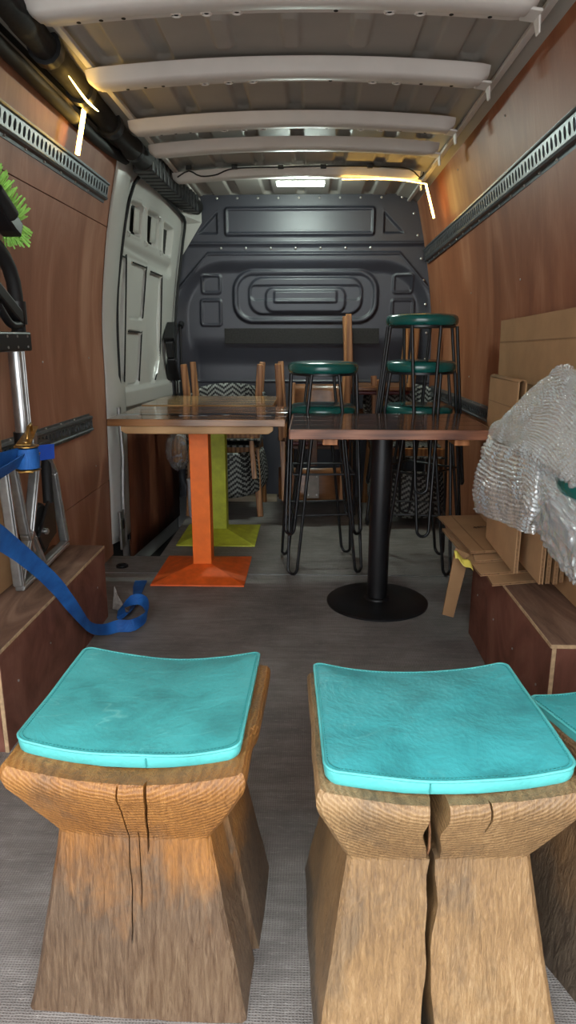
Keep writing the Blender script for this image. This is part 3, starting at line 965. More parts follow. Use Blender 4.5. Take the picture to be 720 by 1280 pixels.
def carved_stool(label, loc, rotz, mat, wt, ww, wb, dt, dw, db, h, zw, sag, cracks, seed, split=None, shift=(0, 0)):
    root = thing('carved_stool', label, 'stool', loc, (0, 0, rotz))
    levels = []
    for k in range(15): levels.append(zw*k/14*0.985)
    levels += [zw-0.0012, zw+0.0012]
    for k in range(1, 12): levels.append(zw+(h-0.012-zw)*k/11)
    levels.append(h-0.004); levels.append(h)
    def half(z, a_b, a_w, a_t):
        if z <= zw: t = z/zw; return (a_b+(a_w-a_b)*t**0.92)/2
        t = min(1, (z-zw)/(h-0.03-zw))
        r = (a_w+(a_t-a_w)*(t**0.95))/2
        if z > h-0.013: r -= 0.006*((z-(h-0.013))/0.013)**2
        return r
    us = list(np.linspace(-1, 1, 27))
    base_w = wt/2
    for cr in cracks:
        us = [u for u in us if abs(u*base_w-cr['x']) > cr['w']*1.3+0.006]
        us += [(cr['x']+q*cr['w'])/base_w for q in (-1.25, -1.0, -0.8, -0.3, 0.3, 0.8, 1.0, 1.25)]
    us.sort()
    vsd = list(np.linspace(-1, 1, 13))
    if split is not None:
        vsd = sorted([v for v in vsd if abs(v-split) > 0.09]+[split+q for q in (-0.08, -0.05, 0.03, 0.06)])
    rings = []
    for z in levels:
        hx, hy = half(z, wb, ww, wt), half(z, db, dw, dt)
        tz = max(0, (z-zw)/(h-zw))
        cxs = shift[0]*(1-z/h); cys = shift[1]*(1-z/h)
        ring = []
        def put(x, y, crack=True):
            zz = z+(saddle(x, hx, sag)*tz*tz if z > zw else 0)
            nz = noise.noise(Vector((x*9+seed, y*9, z*9)))*0.0045+noise.noise(Vector((x*30+seed, y*30, z*24)))*0.0014
            r = Vector((x, y, 0)); rn = r.normalized() if r.length else r
            p = Vector((x+cxs, y+cys, zz))+rn*nz
            ring.append(p)
        c_ = 0.007
        for u in us:                                     # front, left to right
            x = u*(hx-c_); y = -hy
            # slight crown so the front is not dead flat
            y -= 0.004*(1-u*u)
            for cr in cracks:
                xc = cr['x']*(hx/base_w)
                d = abs(u*base_w-cr['x'])/cr['w']
                zt = (z-cr['z0'])/(cr['z1']-cr['z0'])
                if d < 1.3 and 0 <= zt <= 1:
                    fade = min(1, zt*8, (1-zt)*8)
                    if cr.get('open'): fade = 1.0
                    x += (0.35*cr['w']+0.003)*noise.noise(Vector((seed*2+cr['x']*50, 0, z*14)))
                    wn_ = cr['w']*(1 if not cr.get('open') else (1.0 if z > zw else 0.62+0.2*math.sin(z*30)))
                    x = x+(u*base_w-cr['x'])*(wn_/cr['w']-1)
                    if d < 0.95: y += cr['d']*fade*(1 if d < 0.5 else 0.55)
            put(x, y)
        for v in vsd: put(hx-(0.022 if split is not None and abs(v-split) < 0.055 and z < zw*0.98 else 0)+(0.006*(v > split) if split is not None else 0), v*(hy-c_))
        for u in reversed(us): put(u*(hx-c_), hy)
        for v in reversed(vsd): put(-hx, v*(hy-c_))
        rings.append(ring)
    mb = MB(); n = len(rings[0])
    vs = [p for r in rings for p in r]; fs = []
    for i in range(len(rings)-1):
        for k in range(n):
            k2 = (k+1) % n
            fs.append((i*n+k, i*n+k2, (i+1)*n+k2, (i+1)*n+k))
    top = rings[-1]
    cen = sum(top, Vector())/n
    o2 = len(vs)
    inner = [Vector((cen.x+(p.x-cen.x)*0.90, cen.y+(p.y-cen.y)*0.90, p.z-0.001)) for p in top]
    vs += inner
    o1 = (len(rings)-1)*n
    for k in range(n):
        k2 = (k+1) % n
        fs.append((o1+k, o1+k2, o2+k2, o2+k))
    # saddle top: strips between front and back points
    nf = len(us)
    for k in range(nf-1): fs.append((o2+k, o2+k+1, o2+nf+len(vsd)+(nf-1-k-1), o2+nf+len(vsd)+(nf-1-k)))
    fs.append(tuple([o2+nf-1]+[o2+nf+q for q in range(len(vsd))]+[o2+nf+len(vsd)]))
    fs.append(tuple([o2+2*nf+len(vsd)-1]+[o2+2*nf+len(vsd)+q for q in range(len(vsd))]+[o2]))
    fs.append(tuple(range(n-1, -1, -1)))
    mb.add(vs, fs)
    mb.build('body', mat, root, smooth=32)
    return root

def cushion(label, loc, rotz, w, d, th, sag, mat, seed, rc=0.03):
    root = thing('seat_cushion', label, 'cushion', loc, (0, 0, rotz), group=None)
    per = rrect(w, d, rc, 8)
    dense = []
    for i in range(len(per)):
        a, b = Vector(per[i]), Vector(per[(i+1) % len(per)])
        k = max(1, int((b-a).length/0.012))
        for q in range(k): dense.append(a+(b-a)*q/k)
    hw = w/2
    def zt(x, y, e):   # e: 0 at edge, 1 in the middle
        wr = 0.003*noise.noise(Vector((x*9+seed, y*9, 0)))
        return th+saddle(x, hw, sag)+0.012*(1-(1-e)**2)*0.9+wr-0.006*noise.noise(Vector((x*5+seed, y*5, 1)))**2
    n = len(dense)
    mb = MB(); vs = []; fs = []
    K = 14
    for k in range(K):
        f = k/K
        for p in dense:
            s = 1-f
            x, y = p.x*s, p.y*s
            vs.append((x, y, zt(x, y, f)))
    vs.append((0, 0, zt(0, 0, 1)))
    for k in range(K-1):
        for i in range(n):
            j = (i+1) % n
            fs.append((k*n+i, k*n+j, (k+1)*n+j, (k+1)*n+i))
    for i in range(n): fs.append(((K-1)*n+i, (K-1)*n+(i+1) % n, K*n))
    mb.add(vs, fs)
    mb.build('top_cover', mat, root, smooth=179)
    bd = MB(); vs = []; fs = []
    prof = [(1.0, 0.0), (1.008, -0.2), (1.006, -0.5), (1.0, -0.8), (0.985, -0.97), (0.93, -1.0), (0.5, -1.0)]
    for s, q in prof:
        for i, p in enumerate(dense):
            wr = 1+0.006*noise.noise(Vector((p.x*40+seed, p.y*40, q*2)))
            x, y = p.x*s*wr, p.y*s*wr
            z0 = zt(p.x, p.y, 0)
            zb = saddle(p.x, hw, sag)
            vs.append((x, y, zb+(z0-zb)*(1+q)))
    for k in range(len(prof)-1):
        for i in range(n):
            j = (i+1) % n
            fs.append((k*n+i, (k+1)*n+i, (k+1)*n+j, k*n+j))
    fs.append(tuple((len(prof)-1)*n+i for i in range(n)))
    bd.add(vs, fs)
    bd.build('side_band', M['teal_band'], root, smooth=50)
    MB().tube([(p.x*1.004, p.y*1.004, zt(p.x, p.y, 0)-0.001) for p in dense], 0.0026, 6, closed=True).build('piping', M['teal_band'], root, smooth=179)
    st = MB()
    for f in (0.025, ):
        for i in range(0, n, 1):
            a, b = dense[i]*(1-f), dense[(i+1) % n]*(1-f)
            for q0, q1 in ((0.05, 0.35), (0.55, 0.85)):
                p, q = a+(b-a)*q0, a+(b-a)*q1
                st.bar((p.x, p.y, zt(p.x, p.y, f)+0.0004), (q.x, q.y, zt(q.x, q.y, f)+0.0008), 0.0014, 0.0012)
    s_o = st.build('stitching', M['thread'], root); tag(s_o, kind='stuff')
    MB().box((0.03*(1 if seed % 2 else -1), -d/2-0.002, th*0.5-sag*0.97), (0.0018, 0.003, th*0.6)).build('corner_seam', M['thread'], root)
    return root

LS = dict(wt=0.372, ww=0.248, wb=0.366, dt=0.36, dw=0.27, db=0.35, h=0.468, zw=0.322, sag=0.024)
carved_stool('carved hourglass wooden stool with thin dark cracks, left of the two front stools', (-0.272, 1.050, 0), math.radians(-2), M['stool_left'],
             cracks=[dict(x=-0.005, w=0.0016, d=0.02, z0=0.14, z1=0.47), dict(x=0.040, w=0.0026, d=0.025, z0=0.30, z1=0.475), dict(x=0.018, w=0.0014, d=0.012, z0=0.20, z1=0.335)], seed=3, split=-0.25, **LS)
cushion('turquoise leather cushion on the left carved stool', (-0.273, 1.072, 0.466), math.radians(-1.5), 0.348, 0.322, 0.025, 0.022, M['teal1'], 1, 0.018)
RS = dict(wt=0.385, ww=0.282, wb=0.385, dt=0.37, dw=0.275, db=0.41, h=0.469, zw=0.322, sag=0.022)
carved_stool('carved hourglass wooden stool split by a wide crack down its front', (0.198, 1.02, 0), math.radians(2.5), M['stool_right'],
             cracks=[dict(x=-0.020, w=0.0150, d=0.11, z0=-0.01, z1=0.5, open=True), dict(x=0.062, w=0.0016, d=0.012, z0=0.40, z1=0.48)], seed=9, **RS)
cushion('turquoise leather cushion on the wide cracked stool', (0.200, 1.02, 0.469), math.radians(2.5), 0.362, 0.325, 0.026, 0.021, M['teal2'], 2, 0.018)
FS = dict(wt=0.315, ww=0.245, wb=0.315, dt=0.33, dw=0.26, db=0.31, h=0.455, zw=0.30, sag=0.018)
carved_stool('weathered carved wooden stool cut off by the right frame edge', (0.592, 1.012, 0), math.radians(20), M['stool_far'],
             cracks=[dict(x=0.0, w=0.004, d=0.03, z0=0.0, z1=0.45)], seed=15, **FS)
cushion('turquoise leather cushion on the stool at the right edge', (0.592, 1.015, 0.442), math.radians(20), 0.305, 0.318, 0.028, 0.016, M['teal3'], 3, 0.02)
# torn fibres inside the wide crack
for ro in [o for o in COL.objects if o.name.startswith('carved_stool') and 'wide crack' in o.get('label', '')]:
    for k in range(5):
        z = 0.05+0.06*k
        x = -0.02+random.uniform(-0.006, 0.006)
        MB().tube(resample([(x, -0.135+0.02*random.random(), z), (x+random.uniform(-.006, .006), -0.14, z+0.06), (x+random.uniform(-.008, .008), -0.125, z+0.13)], 6), [0.001, 0.002, 0.0025, 0.002, 0.0015, 0.0008], 5).build('splinter', M['splinter'], ro)

# ================================================================== PEDESTAL TABLES
def square_table(label, x, y, w, d, ztop, paint, paint_base, top, off, resin=None):
    root = thing('pedestal_table', label, 'table', (x, y, 0))
    b = 0.213
    MB().add([(-b, -b, 0), (b, -b, 0), (b, b, 0), (-b, b, 0), (-b, -b, 0.007), (b, -b, 0.007), (b, b, 0.007), (-b, b, 0.007),
              (-0.046, -0.046, 0.052), (0.046, -0.046, 0.052), (0.046, 0.046, 0.052), (-0.046, 0.046, 0.052)],
             [(3, 2, 1, 0), (0, 1, 5, 4), (1, 2, 6, 5), (2, 3, 7, 6), (3, 0, 4, 7), (4, 5, 9, 8), (5, 6, 10, 9), (6, 7, 11, 10), (7, 4, 8, 11), (8, 9, 10, 11)]).build('base', paint_base, root, bevel=0.002)
    MB().box((0, 0, 0.05+(ztop-0.09)/2), (0.088, 0.088, ztop-0.09)).build('post', paint, root, bevel=0.003)
    ox, oy = off
    MB().box((ox, oy, ztop-0.045), (0.3, 0.3, 0.012)).build('mounting_plate', M['black_metal'], root)
    ap = MB()
    aw = w*0.86; az0, az1 = ztop-0.064, ztop-0.030
    for e in (-1, 1):
        yy = oy+e*(d/2-0.03)
        poly = [(-aw/2+0.02, az0), (aw/2-0.02, az0), (aw/2, az0+0.014), (aw/2, az1), (-aw/2, az1), (-aw/2, az0+0.014)]
        MB().prism([(px_, pz_) for px_, pz_ in poly], -0.012, 0.012, Matrix.Translation((ox, yy, 0)) @ Matrix.Rotation(PI/2, 4, 'X')).build('rail', M['apron'], root, bevel=0.003)
    n = 4
    for k in range(n):
        dd = d/n
        MB().box((ox, oy-d/2+dd*(k+0.5), ztop-0.015), (w, dd-0.0012, 0.030)).build('top_board', top, root, bevel=0.0025)
    if resin:
        pts_a = []; pts_b = []
        N = 24
        for k in range(N+1):
            xx = -w/2+0.004+(w-0.008)*k/N
            c_ = oy+resin[0]+0.02*math.sin(k*0.5)+0.015*noise.noise(Vector((k*0.4, 1, 0)))
            h_ = resin[1]*(0.7+0.5*noise.noise(Vector((k*0.35, 5, 0))))
            pts_a.append((ox+xx, c_-h_)); pts_b.append((ox+xx, c_+h_))
        MB().prism(pts_a+pts_b[::-1], ztop-0.001, ztop+0.0008, None).build('resin_river', M['resin'], root)
    return root
square_table('wooden table with black resin river on an orange steel pedestal', -0.503, 3.09, 0.745, 0.54, 0.762, M['orange'], M['orange_base'], M['top_wood'], (0.03, -0.01), (-0.09, 0.05))
square_table('pale wood topped table on a lime green steel pedestal', -0.503, 3.70, 0.66, 0.56, 0.764, M['lime'], M['lime'], M['top_light'], (-0.01, -0.02))

root = thing('pedestal_table', 'dark wood table on a black round column and disc base', 'table', (0.291, 2.715, 0))
MB().lathe([(0.208, 0), (0.212, 0.003), (0.212, 0.010), (0.206, 0.014), (0.12, 0.018), (0.055, 0.022), (0.05, 0.03)], 64).build('base', M['black_metal'], root, smooth=40)
MB().lathe([(0.043, 0.02), (0.043, 0.735)], 32).build('column', M['black_metal'], root, smooth=40)
MB().lathe([(0.052, 0.022), (0.052, 0.03), (0.044, 0.034)], 32).build('collar', M['black_metal'], root, smooth=40)
for k in range(4):
    MB().box((0.005, -0.26+0.135*(k+0.5), 0.7505), (0.735, 0.1345, 0.037)).build('top_board', M['dark_top'], root, bevel=0.003)
MB().box((0.005, -0.262, 0.7505), (0.737, 0.006, 0.036)).build('front_edge', M['dark_edge'], root, bevel=0.002)
for e in (-1, 1): MB().box((0.005+e*0.369, 0.01, 0.7505), (0.006, 0.535, 0.036)).build('side_edge', M['dark_edge'], root, bevel=0.002)
for xx in (-0.215, 0.27):
    MB().box((xx, 0.02, 0.718), (0.055, 0.46, 0.028)).build('batten', M['batten'], root, bevel=0.002)

# ================================================================== BAR STOOLS
def make_bar_stool(label):
    root = thing('bar_stool', label, 'stool', (0, 0, 0))
    MB().lathe([(0.150, 0.738), (0.158, 0.742), (0.163, 0.752), (0.163, 0.768), (0.158, 0.779), (0.145, 0.786), (0.10, 0.791), (0.05, 0.793), (0.01, 0.794)], 48).build('seat', M['green_vinyl'], root, smooth=60)
    MB().lathe([(0.14, 0.728), (0.152, 0.730), (0.152, 0.739), (0.14, 0.740)], 40).build('seat_pan', M['black_metal'], root, smooth=40)
    for k in range(4):
        a = PI/4+k*PI/2
        er = Vector((math.cos(a), math.sin(a), 0)); et = Vector((-math.sin(a), math.cos(a), 0))
        pts = [er*0.148+et*0.062+Vector((0, 0, 0.735))]
        pts.append(er*0.222+et*0.027+Vector((0, 0, 0.035)))
        for q in range(1, 8):
            b = PI*q/8
            pts.append(er*0.225+et*0.027*math.cos(b)+Vector((0, 0, 0.035-0.029*math.sin(b))))
        pts.append(er*0.222-et*0.027+Vector((0, 0, 0.035)))
        pts.append(er*0.148-et*0.062+Vector((0, 0, 0.735)))
        MB().tube(pts, 0.0075, 8).build('leg', M['black_metal'], root, smooth=60)
    for k in range(4):
        a, b = PI/4+k*PI/2, PI/4+(k+1)*PI/2
        r_ = 0.196; z = 0.285
        MB().tube([(r_*math.cos(a), r_*math.sin(a), z), (r_*math.cos(b), r_*math.sin(b), z)], 0.005, 8).build('rung', M['black_metal'], root, smooth=60)
    return root
SX, SY = 0.058, 3.225
st0 = make_bar_stool('green seated hairpin bar stool standing on the floor, lower of the stack of two')
st0.location = (SX, SY, 0); st0.rotation_euler = (0, 0, math.radians(8)); st0['group'] = 'stacked green bar stools'
dup(st0, (SX+0.002, SY-0.004, 0.194), (0, 0, math.radians(3)), 'green seated hairpin bar stool on top of the stack of two')
RX, RY = 0.505, 3.235
dup(st0, (RX, RY, 0), (0, 0, math.radians(-4)), 'green seated hairpin bar stool at the bottom of the stack of three')
dup(st0, (RX+0.004, RY, 0.200), (0, 0, math.radians(48)), 'green seated hairpin bar stool in the middle of the stack of three')
dup(st0, (RX+0.002, RY-0.005, 0.404), (0, 0, math.radians(44)), 'green seated hairpin bar stool at the top of the stack of three')

# ================================================================== CHAIRS AT THE BULKHEAD
def make_woven_chair(label):
    r = thing('woven_chair', label, 'chair')
    for sx in (-1, 1):
        for sy in (-1, 1):
            MB().bar((sx*0.225, sy*0.20, 0.0), (sx*0.195, sy*0.17, 0.43), 0.036, 0.036, 0.046, 0.046).build('leg', M['chair_wood'], r, bevel=0.004)
    fr = MB()
    for s in (-1, 1):
        fr.box((s*0.20, 0, 0.415), (0.03, 0.38, 0.045)).box((0, s*0.18, 0.415), (0.40, 0.03, 0.045))
    fr.build('seat_frame', M['chair_wood'], r, bevel=0.004)
    mb = MB()
    mb.grid(lambda u, v: ((u-0.5)*0.44, (v-0.5)*0.42, 0.445+0.012*math.sin(PI*u)*math.sin(PI*v)), 12, 12, uvs=(54, 50))
    mb.build('seat', M['wicker'], r, smooth=60, solid=0.012)
    mb = MB()
    def bk(u, v):
        a = math.radians(-105+210*u)
        rx, ry = 0.255-0.03*(1-v)**2, 0.20-0.02*(1-v)**2
        drop = 0.15*(abs(u-0.5)*2)**2.2*v
        return (rx*math.sin(a), 0.03+ry*math.cos(a), 0.525+0.275*v-drop)
    mb.grid(bk, 40, 10, uvs=(78, 34))
    mb.build('backrest', M['wicker'], r, smooth=60, solid=0.018)
    for s in (-1, 1):
        MB().bar((s*0.165, 0.19, 0.43), (s*0.185, 0.232, 0.68), 0.030, 0.026).build('back_post', M['chair_wood'], r, bevel=0.004)
    return r
def make_plate_chair(label):
    r = thing('wooden_chair', label, 'chair')
    for sx in (-1, 1):
        MB().bar((sx*0.205, -0.20, 0.0), (sx*0.185, -0.17, 0.44), 0.034, 0.034, 0.044, 0.044).build('leg', M['chair_wood'], r, bevel=0.004)
        MB().bar((sx*0.205, 0.22, 0.0), (sx*0.18, 0.18, 0.44), 0.034, 0.034, 0.044, 0.044).build('leg', M['chair_wood'], r, bevel=0.004)
        MB().bar((sx*0.18, 0.18, 0.44), (sx*0.17, 0.235, 0.80), 0.032, 0.028, 0.026, 0.022).build('back_post', M['chair_wood'], r, bevel=0.004)
    MB().prism(rrect(0.42, 0.42, 0.06), 0.425, 0.448).build('seat', M['chair_ply'], r, bevel=0.004)
    MB().prism(rrect(0.38, 0.36, 0.06), 0.449, 0.474).build('seat_pad', M['maroon'], r, bevel=0.008)
    MB().grid(lambda u, v: ((u-0.5)*0.40, 0.20+0.035*(1-(2*u-1)**2)+0.02*v, 0.60+0.19*v), 16, 4).build('back_panel', M['chair_ply'], r, smooth=60, solid=0.012)
    pt = MB().box((0, 0.262, 0.70), (0.075, 0.003, 0.15)).build('steel_plate', M['plate'], r, bevel=0.001)
    for sx in (-1, 1):
        for z in (0.645, 0.755):
            MB().lathe([(0.006, 0), (0.006, 0.002), (0.003, 0.003)], 10, T=Matrix.Translation((sx*0.024, 0.264, z)) @ Matrix.Rotation(-PI/2, 4, 'X')).build('screw', M['screw'], pt)
    MB().box((0, 0.225, 0.51), (0.05, 0.01, 0.16)).build('plate_strut', M['chair_ply'], r, bevel=0.003)
    return r
wc = make_woven_chair('upright chair with zigzag woven back behind the green table, under an inverted one')
wc.location = (-0.53, 4.33, 0.0); wc['group'] = 'woven chairs stacked in pairs'
dup(wc, (-0.525, 4.27, 0.938), (PI, 0, math.radians(2)), 'upside-down zigzag woven chair with legs up behind the green table')
dup(wc, (0.60, 4.34, 0.0), (0, 0, 0), 'upright zigzag woven chair behind the stack of three bar stools')
dup(wc, (0.62, 4.12, 0.86), (PI, 0, 0), 'upside-down zigzag woven chair hanging low behind the stack of three bar stools')
pc = make_plate_chair('upright wooden chair with steel back plate behind the stack of two bar stools')
pc.location = (0.06, 4.36, 0.0); pc['group'] = 'wooden plate back chairs'
dup(pc, (0.02, 4.18, 0.945), (PI, 0, 0), 'upside-down wooden chair with steel plate seen under the stack of two bar stools')
dup(pc, (0.43, 4.40, 1.225), (PI, 0, PI), 'upside-down wooden chair raised highest with legs against the bulkhead')

t = MB().box((-0.53, 4.56, 0.02), (0.62, 0.07, 0.04)).build('timber_batten', M['timber'], bevel=0.003)
tag(t, 'pale timber batten lying on the floor behind the stacked woven chairs', 'timber')

# clear plastic wrapped bundle and white tub at the step
mb = MB()
def blob(u, v):
    a, b = 2*PI*u, PI*(v-0.5)
    d = Vector((math.cos(a)*math.cos(b), math.sin(a)*math.cos(b), math.sin(b)))
    k = 1+0.16*noise.noise(d*2.2)+0.05*noise.noise(d*7)
    return (d.x*0.085*k, d.y*0.10*k, 0.13+d.z*0.13*k)
mb.grid(blob, 28, 18)
tb = thing('wrapped_bundle', 'crinkled clear plastic bundle behind the orange table by the side door', 'bundle', (-0.80, 4.12, 0.30))
mb.build('film', M['clear_plastic'], tb, smooth=179)
MB().lathe([(0.04, 0.05), (0.05, 0.10), (0.045, 0.17), (0.02, 0.21)], 16).build('contents', M['chair_wood'], tb, smooth=60)
tb = thing('plastic_tub', 'white plastic tub standing below the clear wrapped bundle', 'tub', (-0.70, 4.40, 0.0))
tb.location = (-0.705, 4.12, 0)
MB().lathe([(0.045, 0), (0.05, 0.01), (0.055, 0.22), (0.05, 0.225)], 24).build('body', M['white_plastic'], tb, smooth=40)
MB().lathe([(0.058, 0.222), (0.058, 0.24), (0.05, 0.246)], 24).build('lid', M['white_plastic'], tb, smooth=40)

# ================================================================== HAND TRUCK AND LEFT SIDE
HX = -0.925
ht = thing('hand_truck', 'folding hand truck with black handle and aluminium frame by the left wall', 'hand truck', (HX, 2.0, 0.30))
def hpt(y, z, o=0.0): return (o, y-2.0, z-0.30)
for y in (2.165, 1.80):
    MB().tube([hpt(y, 0.74), hpt(y, 1.075)], 0.024, 16).build('tube', M['alu'], ht, smooth=60)
    for q in (-0.9, -0.3, 0.3, 0.9):
        MB().tube([hpt(y, 0.76, 0.023*math.cos(q)), hpt(y, 1.06, 0.023*math.cos(q))], 0.0025, 6).build('groove', M['alu_cast'], ht).location = (0.0015, 0.023*math.sin(q), 0)
    MB().lathe([(0.031, 0), (0.031, 0.06)], 16, c=hpt(y, 0.735)).build('sleeve', M['black_plastic'], ht, smooth=50)
arc = [hpt(2.205, 1.10), hpt(2.205, 1.22)]
for k in range(1, 12):
    a = PI*k/12
    arc.append(hpt(2.0+0.205*math.cos(a), 1.22+0.15*math.sin(a)))
arc += [hpt(1.795, 1.22), hpt(1.795, 1.10)]
MB().tube(arc, 0.022, 12).build('handle', M['black_rubber'], ht, smooth=60)
MB().tube([hpt(2.205, 1.20), hpt(2.205, 1.13)], 0.029, 12).build('collar', M['black_plastic'], ht, smooth=50)
MB().bar(hpt(2.20, 1.145, 0.01), hpt(2.03, 1.235, 0.01), 0.03, 0.045).build('brace', M['black_plastic'], ht, bevel=0.008)
MB().tube(resample([hpt(2.19, 1.13, 0.012), hpt(2.10, 1.13, 0.02), hpt(2.03, 1.18, 0.02)], 10), 0.012, 8).build('release_lever', M['black_plastic'], ht, smooth=60)
MB().box(hpt(1.99, 1.078, 0.004), (0.075, 0.42, 0.058)).build('cross_bracket', M['black_plastic'], ht, bevel=0.006)
for y in (2.02, 2.09, 2.165):
    for z in (1.062, 1.094):
        MB().lathe([(0.004, 0), (0.004, 0.002)], 8, T=Matrix.Translation(hpt(y, z, 0.0415)) @ Matrix.Rotation(PI/2, 4, 'Y')).build('rivet', M['screw'], ht)
fr = [((2.30, 0.735), (2.38, 0.62)), ((2.38, 0.62), (2.44, 0.345)), ((2.26, 0.73), (2.13, 0.47)), ((2.13, 0.47), (2.21, 0.335)), ((2.05, 0.72), (2.10, 0.47)), ((2.10, 0.47), (2.13, 0.40)), ((2.02, 0.312), (2.44, 0.335)), ((1.99, 0.70), (2.02, 0.32)), ((2.13, 0.47), (2.02, 0.33))]
for (a, b) in fr:
    MB().bar(hpt(*a), hpt(*b), 0.024, 0.032, up=(1, 0, 0)).build('frame_bar', M['alu_cast'], ht, bevel=0.006)
    MB().bar(hpt(a[0], a[1], 0.016), hpt(b[0], b[1], 0.016), 0.010, 0.006, up=(1, 0, 0)).build('bar_rib', M['alu'], ht, bevel=0.002)
MB().box(hpt(2.20, 0.728, 0.0), (0.05, 0.26, 0.04)).build('top_yoke', M['black_plastic'], ht, bevel=0.008)
wh = MB().lathe([(0.03, -0.02), (0.085, -0.022), (0.095, -0.012), (0.095, 0.012), (0.085, 0.022), (0.03, 0.02)], 32, T=Matrix.Translation(hpt(2.275, 0.435, -0.035)) @ Matrix.Rotation(PI/2, 4, 'Y')).build('wheel', M['black_rubber'], ht, smooth=40)
MB().lathe([(0.03, -0.024), (0.04, 0.0), (0.03, 0.026)], 20, T=Matrix.Translation(hpt(2.275, 0.435, -0.035)) @ Matrix.Rotation(PI/2, 4, 'Y')).build('hub', M['black_plastic'], wh, smooth=40)
MB().prism([(2.20-2, 0.43-.3), (2.24-2, 0.37-.3), (2.36-2, 0.40-.3), (2.36-2, 0.56-.3), (2.30-2, 0.52-.3)], 0, 0.012, Matrix(((0, 0, 1, -0.006), (1, 0, 0, 0), (0, 1, 0, 0), (0, 0, 0, 1)))).build('wheel_guard', M['black_plastic'], ht, bevel=0.004)
MB().lathe([(0.011, 0), (0.011, 0.008), (0.005, 0.012)], 12, T=Matrix.Translation(hpt(2.255, 0.435, 0.006)) @ Matrix.Rotation(PI/2, 4, 'Y')).build('axle_bolt', M['screw'], ht, smooth=40)
MB().tube([hpt(2.33, 0.52, -0.005), hpt(2.34, 0.68, -0.005)], 0.018, 12).build('damper', M['black_rubber'], ht, smooth=60)
# cardboard standing behind the truck
cb = MB().box((0, 0, 0.36), (0.02, 0.50, 0.72)).build('cardboard_sheet', M['card'], loc=(-0.985, 1.86, 0.302), bevel=0.002)
tag(cb, 'brown cardboard sheet standing between the hand truck and the left wall', 'cardboard')

# broom
br = thing('broom', 'black headed broom with lime green bristles hung above the hand truck', 'broom', (-0.90, 2.10, 1.45))
T = Matrix.Rotation(math.radians(-20), 4, 'X')
MB().prism([(-0.26, -0.035), (0.06, -0.035), (0.10, -0.03), (0.105, 0.02), (-0.26, 0.02)], -0.03, 0.03, Matrix(((0, 0, 1, 0), (1, 0, 0, 0), (0, 1, 0, 0), (0, 0, 0, 1))) @ Matrix.Identity(4)).build('head', M['black_plastic'], br, bevel=0.008)
bl = MB()
rnd = random.Random(4)
for k in range(520):
    if k < 400:
        s = -0.24+0.335*rnd.random(); x = rnd.uniform(-0.027, 0.027)
        a = Vector((x, s, 0.018)); fl_ = max(0, (s-0.02)/0.08)
        d = Vector((x*0.8+rnd.uniform(-.008, .008), 0.022*fl_+0.006+rnd.uniform(-.008, .008), 0.046+rnd.uniform(-.008, .006)))
    else:
        z = rnd.uniform(-0.03, 0.018); x = rnd.uniform(-0.027, 0.027)
        a = Vector((x, 0.10, z))
        d = Vector((x*0.6+rnd.uniform(-.006, .006), 0.036+rnd.uniform(-.008, .006), 0.2*(z+0.005)+rnd.uniform(-.008, .008)))
    bl.bar(a, a+d, 0.0044, 0.0044, 0.0036, 0.0036)
tag(bl.build('bristles', M['bristle'], br), kind='stuff')
MB().tube([(0.02, -0.08, 0.0), (0.04, -0.2, -0.01), (0.06, -0.75, -0.02)], 0.016, 12).build('handle', M['black_plastic'], br, smooth=60)
MB().tube([(0.03, 0.02, -0.01), (0.025, -0.08, 0.0)], 0.022, 12).build('socket', M['black_rubber'], br, smooth=60)
br.rotation_euler = (math.radians(-26), 0, 0)
br.location = (-0.90, 2.085, 1.452)

# ratchet strap
def ribbon(path, widths, th=0.0022, n=60, wide=False):
    P = resample(path, n); W = resample(widths, n)
    mb = MB()
    for i in range(n):
        t = (P[min(i+1, n-1)]-P[max(i-1, 0)]).normalized()
        w = W[i]-t*W[i].dot(t)
        hw = w.normalized()*((0.036*W[i].length) if wide else 0.025)
        nn = t.cross(hw).normalized()*th/2
        for q in (hw+nn, -hw+nn, -hw-nn, hw-nn): mb.v.append(P[i]+q)
    for i in range(n-1):
        for k in range(4):
            k2 = (k+1) % 4
            mb.f.append((i*4+k, i*4+k2, i*4+4+k2, i*4+4+k)); mb.mi.append(0)
    mb.f.append((3, 2, 1, 0)); mb.mi.append(0)
    mb.f.append(tuple((n-1)*4+k for k in range(4))); mb.mi.append(0)
    return mb
rs = thing('ratchet_strap', 'blue ratchet strap round the hand truck with its tail trailing onto the floor', 'strap', (-0.85, 2.0, 0.74))
o_ = Vector((-0.85, 2.0, 0.74))
def rel(p): return tuple(Vector(p)-o_)
tail = [(-0.72, 1.36, 0.735), (-0.745, 1.50, 0.655), (-0.765, 1.62, 0.590), (-0.775, 1.765, 0.495), (-0.776, 1.93, 0.365), (-0.772, 2.08, 0.215), (-0.768, 2.20, 0.10), (-0.752, 2.31, 0.042), (-0.72, 2.37, 0.030), (-0.665, 2.37, 0.034), (-0.627, 2.44, 0.045), (-0.655, 2.53, 0.065), (-0.705, 2.55, 0.065), (-0.75, 2.52, 0.035), (-0.735, 2.50, 0.010), (-0.735, 2.62, 0.004), (-0.755, 2.78, 0.003), (-0.772, 2.94, 0.003)]
wv = [(0.0, 0.5, 0.86)]*6+[(0.15, 0.4, 0.75), (0.3, 0.3, 0.6), (0.3, -0.2, 0.55), (0.2, -0.3, 0.5), (0.05, -0.1, .55), (-0.1, 0.0, .55), (-0.1, 0.1, .55), (-0.1, 0.1, .6), (0.0, 0.1, .65), (0.6, 0.0, 0.4), (.75, 0.1, 0.1), (.75, 0.1, 0)]
ribbon([rel(p) for p in tail], wv, n=110, wide=True).build('tail', M['blue_strap'], rs, smooth=60)
